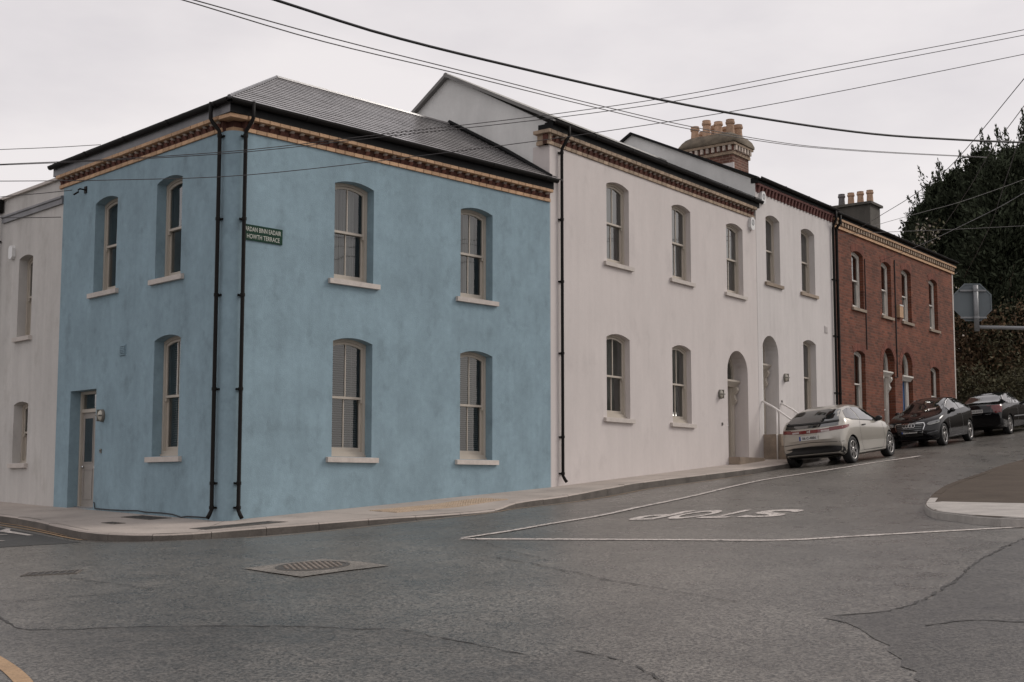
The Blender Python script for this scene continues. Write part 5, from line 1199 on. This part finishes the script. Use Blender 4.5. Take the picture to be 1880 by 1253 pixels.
car.both('side_window', [(1.05,1.12),(1.30,1.26),(1.60,1.335),(1.95,1.345),(1.95,1.01),(1.15,1.03)], 'car_glass'); car.both('side_window', [(2.01,1.345),(2.3,1.335),(2.6,1.265),(2.9,1.13),(3.10,1.01),(3.12,.985),(2.01,1.01)], 'car_glass')
for md in ('left', 'right'):
    car.ribbon('window_trim', md, [(1.02,1.10),(1.30,1.275),(1.60,1.35),(2.3,1.35),(2.62,1.28),(3.14,.99),(2.0,1.0),(1.02,1.04)], .014, 'chrome', .007); car.ribbon('rub_strip', md, [(1.45,.58),(3.3,.56)], .03, 'galvanised', .004)
    car.ribbon('door_gap', md, [(1.98,1.0),(1.96,.3)], .009, 'galvanised', .002)
car.ribbon('boot_gap', 'rear', [(-.53,1.0),(-.5,.72),(.5,.72),(.53,1.0)], .008, 'galvanised', .002); car.patch('windscreen', 'front', [(-.54,1.37),(.54,1.37),(.70,1.06),(-.70,1.06)], 'car_glass')
car.mirrors(2.95, 1.02, .81, 'paint_black'); car.plate('rear', 0, .83, '04-D-31976')

# ------------------------------------------------------------------ things fixed to the walls
def wall_thing(name, P, d, s, o, z, label, cat, group=None):
    n = np.array([d[1], -d[0]]); p = P + d*s + n*o; e = empty(name, (p[0], p[1], z), math.atan2(d[1], d[0])); tag(e, label, cat, group); return e     # local x along the wall, -y outwards
dLv = nB.copy()                                        # along the left facade, towards the corner
# street name plate
s_, z_, _ = on_plane(C0, dB, 487, 426)
sg = wall_thing('street_sign', C0, dB, .70, 0.0, 0, 'green street name plate with white lettering on the blue wall', 'sign'); sg.location.z = 6.14
MB().box(-.41, .40, -.02, -.003, -.14, .14).build('plate', M_('sign_green'), sg)
for body, size, z, x0, x1 in (('ARDAN BINN EADAIR', .13, .020, -.40, .365), ('HOWTH TERRACE', .145, -.108, -.355, .335)):
    m = text_mesh(body, size, .001, .0005, 3); xs = [v.co.x for v in m.vertices]; a, b = min(xs), max(xs); hh = max(v.co.y for v in m.vertices)
    for v in m.vertices: v.co = (x0 + (v.co.x - a)/(b - a)*(x1 - x0), -.0225 - v.co.z, z + v.co.y/hh*.08)
    m.materials.clear(); m.materials.append(M_('sign_white')); link(bpy.data.objects.new('lettering', m), sg)
def wall_light(P, d, s, z, label, o=0.0):
    e = wall_thing('wall_light', P, d, s, o, z, label, 'wall light', 'oval bulkhead lights beside the doors')
    def oval(rx, rz, prof):
        mb = MB(); n = 18
        for k_, y in prof: mb.v += [(rx*k_*math.cos(2*math.pi*k/n), -y, rz*k_*math.sin(2*math.pi*k/n)) for k in range(n)]
        for i in range(len(prof)-1):
            for k in range(n): a = i*n + k; b = i*n + (k+1) % n; mb.f.append((a, b, b+n, a+n))
        mb.f.append(tuple((len(prof)-1)*n + k for k in range(n))); return mb
    for nm, rx, rz, pr, mt in (('base', .085, .125, [(1, 0), (1, .05), (.92, .06)], 'lamp_grey'), ('glass', .070, .108, [(1, .055), (.9, .09), (.6, .115), (.2, .125)], 'lamp_glass')):
        o_ = oval(rx, rz, pr).build(nm, M_(mt), e, smooth=True); fix_normals(o_.data)
    b = MB().box(-.012, .012, -.135, -.06, -.115, .115).box(-.075, .075, -.133, -.06, -.012, .012); b.build('guard', M_('lamp_grey'), e)
wall_light(C0, dLv, -4.36, 3.05, 'small oval bulkhead light beside the blue house door')
wall_light(W0, dW, 7.74, 4.12, 'oval bulkhead light left of the first white arched doorway')
wall_light(W0, dW, 11.72, 4.83, 'oval bulkhead light right of the stepped doorway', .006)
def bell(P, d, s, z, label, o=0.0):
    e = wall_thing('door_bell', P, d, s, o, z, label, 'door bell', 'door bells'); MB().box(-.03, .03, -.018, -.001, -.04, .04).build('box', M_('lamp_grey'), e); mb = MB().lathe([(.014, 0), (.012, .012)], n=10); mb.v = [(v[0], -.018 - v[2], v[1]) for v in mb.v]; mb.build('button', M_('plate_ink'), e)
bell(C0, dLv, -4.40, 2.36, 'small door bell on the blue wall below the light'); bell(W0, dW, 7.86, 3.33, 'small door bell by the first white arched doorway'); bell(W0, dW, 11.50, 4.12, 'small door bell by the stepped doorway', .006)
def alarm(P, d, s, z, label, o, w=.24, h=.36, logo=True):
    e = wall_thing('alarm_box', P, d, s, o, z, label, 'alarm box', 'burglar alarm boxes')
    pr = [(-w/2, -h*.32), (-w*.25, -h/2), (w*.25, -h/2), (w/2, -h*.32), (w/2, h*.32), (w*.25, h/2), (-w*.25, h/2), (-w/2, h*.32)]
    o1 = MB().prism(pr, 'y', -.085, -.001).build('case', M_('white_plastic'), e); fix_normals(o1.data)
    if logo:
        o2 = MB().ring([(.075*math.cos(t), .03 + .085*math.sin(t)) for t in [2*math.pi*k/16 for k in range(16)]], [(.055*math.cos(t), .03 + .065*math.sin(t)) for t in [2*math.pi*k/16 for k in range(16)]], -.088, -.084)
        o2.box(-.012, .012, -.088, -.084, -.02, .08); o2.build('logo', M_('logo_dark'), e)
alarm(C0, dLv, -8.72, 6.86, 'white alarm box on the grey wall at the left edge', -.01, .2, .3, False)
alarm(W0, dW, 9.72, 9.06, 'white alarm box under the end of the brick cornice', 0.0); alarm(W0, dW, 10.42, 9.93, 'white alarm box under the red dentils of the taller house', .006)
e = wall_thing('meter_box', W0, dW, 21.02, 0, 7.80, 'cream cable box on the brick wall between upper windows', 'box'); MB().box(-.17, .17, -.12, -.001, -.22, .22).build('case', M_('buff_brick'), e); MB().box(-.18, .18, -.13, -.119, .19, .23).build('lid', M_('white_plastic'), e)
e = wall_thing('vent_cover', W0, dW, 14.75, .006, 6.55, 'small louvred vent cover on the white wall near the brick houses', 'vent'); MB().box(-.11, .11, -.02, -.001, -.11, .11).build('frame', M_('white_render_old'), e)
mb = MB()
for k in range(5): mb.box(-.09, .09, -.032, -.019, -.085 + k*.038, -.07 + k*.038)
mb.build('louvres', M_('white_render_old'), e)
e = wall_thing('cable_hook', C0, dLv, -5.37, 0, 7.73, 'black cable anchor on the blue wall below the cornice', 'cable anchor'); MB().tube([(0, -.001, 0), (0, -.14, .0), (-.03, -.16, -.03)], .016, 8).build('arm', M_('black_iron'), e); MB().box(-.05, .05, -.02, -.001, -.07, .07).build('plate', M_('black_iron'), e); MB().tube([(-.03, -.15, -.06), (-.2, -.16, -.09)], .018, 8).build('clamp', M_('black_iron'), e)
# slack cable along the foot of the blue wall
pts = [(174,922),(176,934),(200,936),(230,937.5),(255,938),(268,940.5),(298,942),(318,944.5),(334,950),(345,948.5),(365,949.5),(384,951)]
wp = [on_plane(C0 + np.array([-nB[0]*0, 0]), nB, x, y)[2] for x, y in pts]; off = np.array([-dB[0], -dB[1], 0]) * .02
tag(MB().tube([tuple(p + off) for p in wp], .011, 6).build('loose_cable', M_('cable'), smooth=True), 'slack dark cable running along the foot of the blue wall', 'cable')

# ------------------------------------------------------------------ stop sign on a bracket arm, seen from the back
DS = 20.6
c = at(1787, 555, DS); ss = empty('stop_sign', (c[0] + 2.1, c[1] + .15, float(roadz(c[0] + 2.1, c[1] + .15))), 0); tag(ss, 'back of an octagonal road sign held out on a grey pipe arm', 'sign')
zc = c[2] - ss.location.z; xo = -2.1; yo = -.15; rr = .335
MB().ring([(xo + rr*math.cos(t), zc + rr*math.sin(t)) for t in [R(22.5 + 45*k) for k in range(8)]], [(xo + rr*.93*math.cos(t), zc + rr*.93*math.sin(t)) for t in [R(22.5 + 45*k) for k in range(8)]], yo + .02, yo + .035).prism([(xo + rr*.96*math.cos(t), zc + rr*.96*math.sin(t)) for t in [R(22.5 + 45*k) for k in range(8)]], 'y', yo + .031, yo + .034).build('plate', M_('sign_grey'), ss)
fix_normals(ss.children[0].data)
for k in (.19, -.255): MB().box(xo - .21, xo + .21, yo - .005, yo + .02, zc + k - .014, zc + k + .014).build('channel', M_('galvanised'), ss)
for k in (.19, -.255): MB().lathe([(.045, -.02), (.045, .02)], (xo + .03, yo - .035, zc + k), 12).build('clamp', M_('galvanised'), ss)
MB().tube([(xo + .03, yo - .035, zc - .48), (xo + .03, yo - .035, zc + .27)], .040, 12).build('stub_post', M_('galvanised'), ss, smooth=True)
MB().tube([(xo + .06, yo - .035, zc - .415), (0, 0, zc - .44)], .030, 12).build('arm', M_('galvanised'), ss, smooth=True)
MB().tube([(0, 0, -.1), (0, 0, zc + .1)], .045, 14).lathe([(.045, zc + .1), (.03, zc + .13), (.001, zc + .14)], n=14).build('post', M_('galvanised'), ss, smooth=True)

# ------------------------------------------------------------------ overhead wires: each hangs in its own vertical plane
def wire(pix, D0, D1, r, label, mat='cable'):
    a = at(*pix[0], D0); b = at(*pix[-1], D1); d = (b - a)[:2]; d = d/np.linalg.norm(d); P = a[:2]; q = [on_plane(P, d, x, y)[2] for x, y in pix]
    S = resample(q, max(.4, np.linalg.norm((b - a)[:2]) / 60)); tag(MB().tube([tuple(p) for p in S], r, 6).build('overhead_wire', M_(mat), smooth=True), label, 'wire')
wire([(440,-20),(505,0),(700,62),(940,122),(1210,183),(1400,218),(1600,246),(1760,257),(1880,262),(1990,265)], 14, 22, .017, 'thick black twisted cable sagging across the whole sky')
wire([(300,-10),(335,0),(580,73),(830,133),(1090,197),(1280,240),(1500,272),(1810,290)], 17, 46, .009, 'upper thin wire falling from top left towards the trees', 'cable_grey')
wire([(318,-10),(355,0),(600,68),(850,131),(1100,194),(1290,237),(1500,270),(1812,289)], 17, 46, .009, 'lower thin wire falling from top left towards the trees', 'cable_grey')
wire([(-40,304),(0,302),(200,293),(450,276),(700,247),(1000,212),(1240,177),(1500,127),(1880,55),(1980,33)], 17, 19, .0055, 'upper of the twin wires crossing in front of the cornice', 'cable_grey')
wire([(-40,305),(0,303.5),(200,295),(450,279.5),(700,252),(1000,219),(1240,186),(1500,137),(1880,65),(1980,44)], 17, 19, .0055, 'lower of the twin wires crossing in front of the cornice', 'cable_grey')
wire([(-40,333),(0,333),(200,331),(450,322),(800,283),(1100,243),(1400,195),(1880,100),(1980,78)], 17, 19, .0055, 'single wire crossing in front of the blue windows', 'cable_grey')
wire([(-40,277),(0,275),(100,271),(185,266)], 31, 33, .009, 'short wire in the sky at the left edge', 'cable_grey')
ah = np.array([*(C0 + dLv*(-5.57)), 7.64])
wire([(-40,367),(0,362),(80,355),(132,349.5)], 27.2, 25.6, .008, 'wire from the left edge to the anchor on the blue wall', 'cable_grey')
wire([(-40,400),(0,400),(60,400),(112,399)], 26.8, 26.1, .008, 'level wire in front of the grey wall at the left edge', 'cable_grey')
wire([(1940,70),(1880,145),(1750,300),(1690,350),(1615,397),(1570,424)], 20, 41.5, .008, 'wire dropping steeply from the right edge to the brick cornice', 'cable_grey')
wire([(1930,125),(1880,195),(1820,277),(1780,345),(1725,427)], 20, 44, .008, 'middle steep wire in front of the dark conifers', 'cable_grey')
wire([(1920,170),(1880,235),(1850,320),(1820,410),(1770,510)], 20, 44, .008, 'right hand steep wire in front of the dark conifers', 'cable_grey')
wire([(1570,428),(1615,412),(1690,391),(1760,372),(1850,341),(1900,322)], 41.5, 52, .008, 'thin wire rising over the cement chimney to the trees', 'cable_grey')
wire([(1525,432),(1615,427),(1740,422),(1880,415),(1950,411)], 40, 48, .008, 'nearly level wire above the brick cornice', 'cable_grey')
wire([(1620,478),(1700,446),(1780,408),(1840,378),(1880,355),(1940,325)], 43, 30, .008, 'pale wire from the brick wall bracket up to the right edge', 'galvanised')

# ------------------------------------------------------------------ trees and hillside at the top of the road
def hill_h(x, y):
    e0, e1 = (x - W0[0])*dW[0] + (y - W0[1])*dW[1], (x - W0[0])*nW[0] + (y - W0[1])*nW[1]
    h = 3.6 + max(0, e0 - 29) * .30 + .5*math.sin(x*.35)*math.cos(y*.3)
    return min(h, 13 + .3*math.sin(x*.7))
vs = []; fs = []; n1, n2 = 44, 60
for i in range(n1):
    for j in range(n2):
        s_ = 28.6 + i*1.3; o_ = -30 + j*1.6
        p = pW(s_, o_); h = hill_h(p[0], p[1])
        edge = smooth((s_ - 28.6 - max(0, o_ + 2) * .25) / 3.0); z = float(-1 + (h + 1)*edge); vs.append((p[0] + random.uniform(-.2, .2), p[1] + random.uniform(-.2, .2), z + random.uniform(-.15, .15)*edge))
for i in range(n1-1):
    for j in range(n2-1): a = i*n2 + j; fs.append((a, a+1, a+n2+1, a+n2))
me = bpy.data.meshes.new('hillside'); me.from_pydata(vs, [], fs); me.shade_smooth(); me.materials.append(M_('hill_soil')); fix_normals(me)
if sum(p.normal.z for p in me.polygons) < 0: me.flip_normals()
HILL = link(bpy.data.objects.new('hillside', me)); tag(HILL, 'dark overgrown slope behind the end of the terrace', kind='structure')
hb = BVHTree.FromPolygons([Vector(v) for v in vs], fs)
def hill_z(x, y):
    h = hb.ray_cast(Vector((x, y, 60)), Vector((0, 0, -1))); return h[0].z if h[0] else float(roadz(x, y))
def leafmesh(name, P, S, D, mat, rng, lw=.45, up=0.0):
    """many small leaf blades: positions P, sizes S, directions D"""
    n = len(P); a = D/np.linalg.norm(D, axis=1)[:, None]; rnd = rng.normal(size=(n, 3)); b = np.cross(a, rnd); b /= np.linalg.norm(b, axis=1)[:, None] + 1e-9
    s = S[:, None]; v = np.stack([P - a*s*.5, P + b*s*lw*.5, P + a*s*.6, P - b*s*lw*.5], axis=1).reshape(-1, 3)
    f = np.arange(4*n).reshape(-1, 4); m = bpy.data.meshes.new(name); m.from_pydata(v.tolist(), [], f.tolist()); m.materials.append(M_(mat)); return m
def conifer(x, y, h, rad, label, seed, nb=150, mat='conifer_leaf'):
    rng = np.random.default_rng(seed); z0 = hill_z(x, y) - .3; t = empty('conifer_tree', (x, y, z0)); tag(t, label, 'tree', 'dark conifers on the slope')
    tr = [(rng.normal()*.1*k/8*h/10, rng.normal()*.1*k/8*h/10, h*.97*k/8) for k in range(9)]; MB().tube(tr, [max(.02, .028*h*(1 - k/8.3)) for k in range(9)], 8).build('trunk', M_('bark'), t, smooth=True)
    P, S, D = [], [], []; limbs = MB()
    for b in range(nb):
        q = (b + rng.random())/nb; zb = h*(.10 + .86*q**.9); env = rad*((1 - q)**.8)*(.65 + .5*rng.random()) + .12
        az = rng.random()*2*math.pi; dirh = np.array([math.cos(az), math.sin(az)]); m = int(10 + env*7); rise = env*(.45 + .85*rng.random()); pts = []
        for k in range(m):
            u = (k + .3)/m; r_ = env*u; zz = zb + rise*(u**1.6) - .12*env*math.sin(u*3); c = np.array([dirh[0]*r_, dirh[1]*r_, zz]); pts.append(c)
            if u < .25: continue
            nl = int(13 + 9*rng.random()); spread = .16 + .30*(1 - u)*env*.4 + .05
            for _ in range(nl):
                o = rng.normal(size=3)*np.array([spread, spread, spread*.7]); P.append(c + o); dd = np.array([dirh[0], dirh[1], .9]) + rng.normal(size=3)*.55; D.append(dd); S.append(.14 + .17*rng.random())
        if b % 3 == 0: limbs.tube([tuple(pts[0]*np.array([0, 0, 1])), tuple(pts[len(pts)//2]), tuple(pts[-1])], [.05, .035, .012], 5)
    limbs.build('limbs', M_('bark'), t)
    # pointed shoots standing out of the crown
    for k in range(26):
        q = 1.0 if k == 0 else .45 + .5*rng.random(); az = rng.random()*2*math.pi; r0 = 0 if k == 0 else rad*((1 - q)**.8)*(.75 + .35*rng.random()); L_ = (1.5 if k == 0 else .7 + 1.0*rng.random())*(.7 + h/22); bz = h*q + (-.9 if k == 0 else .35*r0); lean = rng.normal(size=2)*.16 + (0 if k == 0 else .22)*np.array([math.cos(az), math.sin(az)])
        for _ in range(95):
            u = rng.random()**1.15; sp_ = .30*(1 - u)**.8 + .015; P.append(np.array([r0*math.cos(az) + lean[0]*u*L_ + rng.normal()*sp_*.6, r0*math.sin(az) + lean[1]*u*L_ + rng.normal()*sp_*.6, bz + u*L_])); D.append(np.array([lean[0], lean[1], 1.0]) + rng.normal(size=3)*.38); S.append(.11 + .13*rng.random())
    m = leafmesh('crown', np.array(P), np.array(S), np.array(D), mat, rng, .38); link(bpy.data.objects.new('crown', m), t)
def bush(x, y, h, rad, label, seed, mat, n=2600, name='shrub', group='shrubs on the slope', ls=.14, z=None, stems=5, fl=None):
    rng = np.random.default_rng(seed); z0 = (hill_z(x, y) if z is None else z) - .15; t = empty(name, (x, y, z0)); tag(t, label, 'shrub' if name != 'blossom_tree' else 'tree', group)
    mb = MB(); tips = []
    for k in range(stems):
        az = 2*math.pi*k/stems + rng.random(); r_ = rad*.65*rng.random() + .1; tip = np.array([r_*math.cos(az), r_*math.sin(az), h*(.6 + .35*rng.random())]); mb.tube([(0.1*math.cos(az), .1*math.sin(az), 0), tuple(tip*.5 + np.array([rng.normal()*.1, rng.normal()*.1, .1])), tuple(tip)], [.05, .03, .008], 5)
        for q in range(4):
            e2 = tip*(.5 + .12*q) + rng.normal(size=3)*rad*.3; mb.tube([tuple(tip*(.4 + .12*q)), tuple(e2)], [.02, .005], 4); tips.append(e2)
        tips.append(tip)
    mb.build('stems', M_('bark'), t)
    nc = 26; cen = np.c_[rng.normal(size=nc)*rad*.48, rng.normal(size=nc)*rad*.48, h*(.30 + .62*rng.random(nc))]; cen = np.r_[cen, np.array(tips)]; cs = rad*(.12 + .20*rng.random(len(cen)))
    idx = rng.integers(0, len(cen), n); P = cen[idx] + rng.normal(size=(n, 3))*cs[idx][:, None]*np.array([1, 1, .8]); P[:, 2] = np.maximum(P[:, 2], .05); D = rng.normal(size=(n, 3)) + np.array([0, 0, .4]); S = ls*(.6 + .8*rng.random(n))
    link(bpy.data.objects.new('crown', leafmesh('crown', P, S, D, mat, rng, .5)), t)
    if fl:
        k = rng.random(n) < .5; link(bpy.data.objects.new('flowers', leafmesh('flowers', P[k] + rng.normal(size=(k.sum(), 3))*.06, S[k]*.7, D[k], fl, rng, .8)), t)
def atD(px, D): return (px - PX)/F*D
CON = [(1872, 57, 262, 2.6), (1819, 59, 268, 2.3), (1768, 61, 308, 2.0), (1736, 62, 332, 1.7), (1700, 64, 384, 1.6), (1847, 56, 288, 2.4), (1912, 60, 250, 3.0), (1795, 66, 345, 2.7), (1720, 60, 372, 1.5), (1756, 66, 360, 2.2), (1965, 58, 240, 3.6), (1835, 70, 325, 3.4)]
LAB = ['tallest feathery conifer at the right edge of the sky', 'second tall conifer left of the tallest one', 'dark conifer with leaning tip between the tall pair and the chimney', 'conifer with two pointed tips nearer the chimney', 'lowest conifer nearest the cement chimney', 'dark conifer standing between the two tallest tips', 'conifer cut by the right edge of the picture', 'broad conifer behind the leaning tip', 'slim low conifer beside the blossoming tree', 'conifer deep behind the pointed tips', 'broad conifer just beyond the right edge', 'wide conifer farthest back in the dark mass']
for (px, D, ty, rad), lab, k in zip(CON, LAB, range(20)):
    x = atD(px, D); ztop = (895 - ty)/F*D*1.0 + EYE; zg = hill_z(x, D); conifer(x, D, max(5, ztop - zg + .5), rad, lab, 11 + k, 170)
bush(atD(1676, 54), 54, (895 - 395)/F*54 + EYE - hill_z(atD(1676, 54), 54), 1.7, 'pale blossoming tree rising behind the brick roof', 41, 'shrub_leaf', 5200, 'blossom_tree', 'trees on the slope', .15, None, 9, 'blossom')
bush(atD(1648, 56), 56, (895 - 425)/F*56 + EYE - hill_z(atD(1648, 56), 56), 1.2, 'thin bare topped tree beside the cement chimney', 42, 'blossom', 900, 'blossom_tree', 'trees on the slope', .13, None, 12)
rs = random.Random(5); SH = []
k = 0
for (px, py, D, rad, mt) in [(1765,712,52,1.0,'shrub_leaf'),(1800,716,51,1.1,'shrub_leaf'),(1842,712,50.5,1.2,'shrub_leaf'),(1880,708,50,1.3,'shrub_leaf'),(1920,700,50,1.4,'shrub_leaf'),
                             (1775,660,55,1.6,'scrub_brown'),(1815,650,54.5,1.8,'scrub_brown'),(1860,640,54,1.8,'shrub_leaf'),(1900,630,54,1.9,'scrub_brown'),(1785,600,58,1.9,'shrub_leaf'),(1830,590,57.5,2.0,'scrub_brown'),(1875,580,57,2.1,'scrub_brown'),(1770,560,60,1.8,'scrub_brown'),(1745,590,59,1.7,'shrub_leaf')]:
    x = atD(px, D); zt = (895 - (py - 14))/F*D + EYE; zg = hill_z(x, D); hh = max(1.2, zt - zg + rad)
    nm = 'brown scrub bush' if mt == 'scrub_brown' else 'green leafy bush'
    row = 'in the low hedge behind the black saloon' if D <= 52 else 'on the slope below the grey sign' if py > 620 else 'high on the slope behind the grey sign'
    bush(x, D, hh, rad, '%s %s, %s' % (nm, row, ['first from the brick house', 'second from the brick house', 'third from the brick house', 'fourth from the brick house', 'fifth from the brick house'][[q for q in SH].count(row)]), 60 + k, mt, 3000); SH.append(row); k += 1
for px, D, top, lab in ((1847, 55, 575, 'thin bare grey trunk on the slope right of the sign'), (1869, 54.5, 555, 'paler bare trunk on the slope at the right edge')):
    x = atD(px, D); zg = hill_z(x, D); h = (895 - top)/F*D + EYE - zg; t = empty('bare_tree', (x, D - 2.2, zg - 1)); tag(t, lab, 'tree', 'bare trunks on the slope')
    MB().tube([(0, 0, -1), (.05, 0, h*.4), (.18, 0, h*.8), (.25, 0, h + 1)], [.10, .08, .06, .03], 7).build('trunk', M_('bark_pale'), t, smooth=True) if 'bark_pale' in MATS else MB().tube([(0, 0, -1), (.05, 0, h*.4), (.18, 0, h*.8), (.25, 0, h + 1)], [.10, .08, .06, .03], 7).build('trunk', material('bark_pale', (.16, .14, .12), .9, var=.3, vscale=5, bump=.4), t, smooth=True)
    MB().tube([(.1, 0, h*.6), (.5, .1, h*.8), (.8, .1, h)], [.03, .02, .01], 5).tube([(.2, 0, h*.8), (-.2, .1, h), (-.3, .1, h*1.2)], [.03, .02, .01], 5).build('limbs', M_('bark'), t)
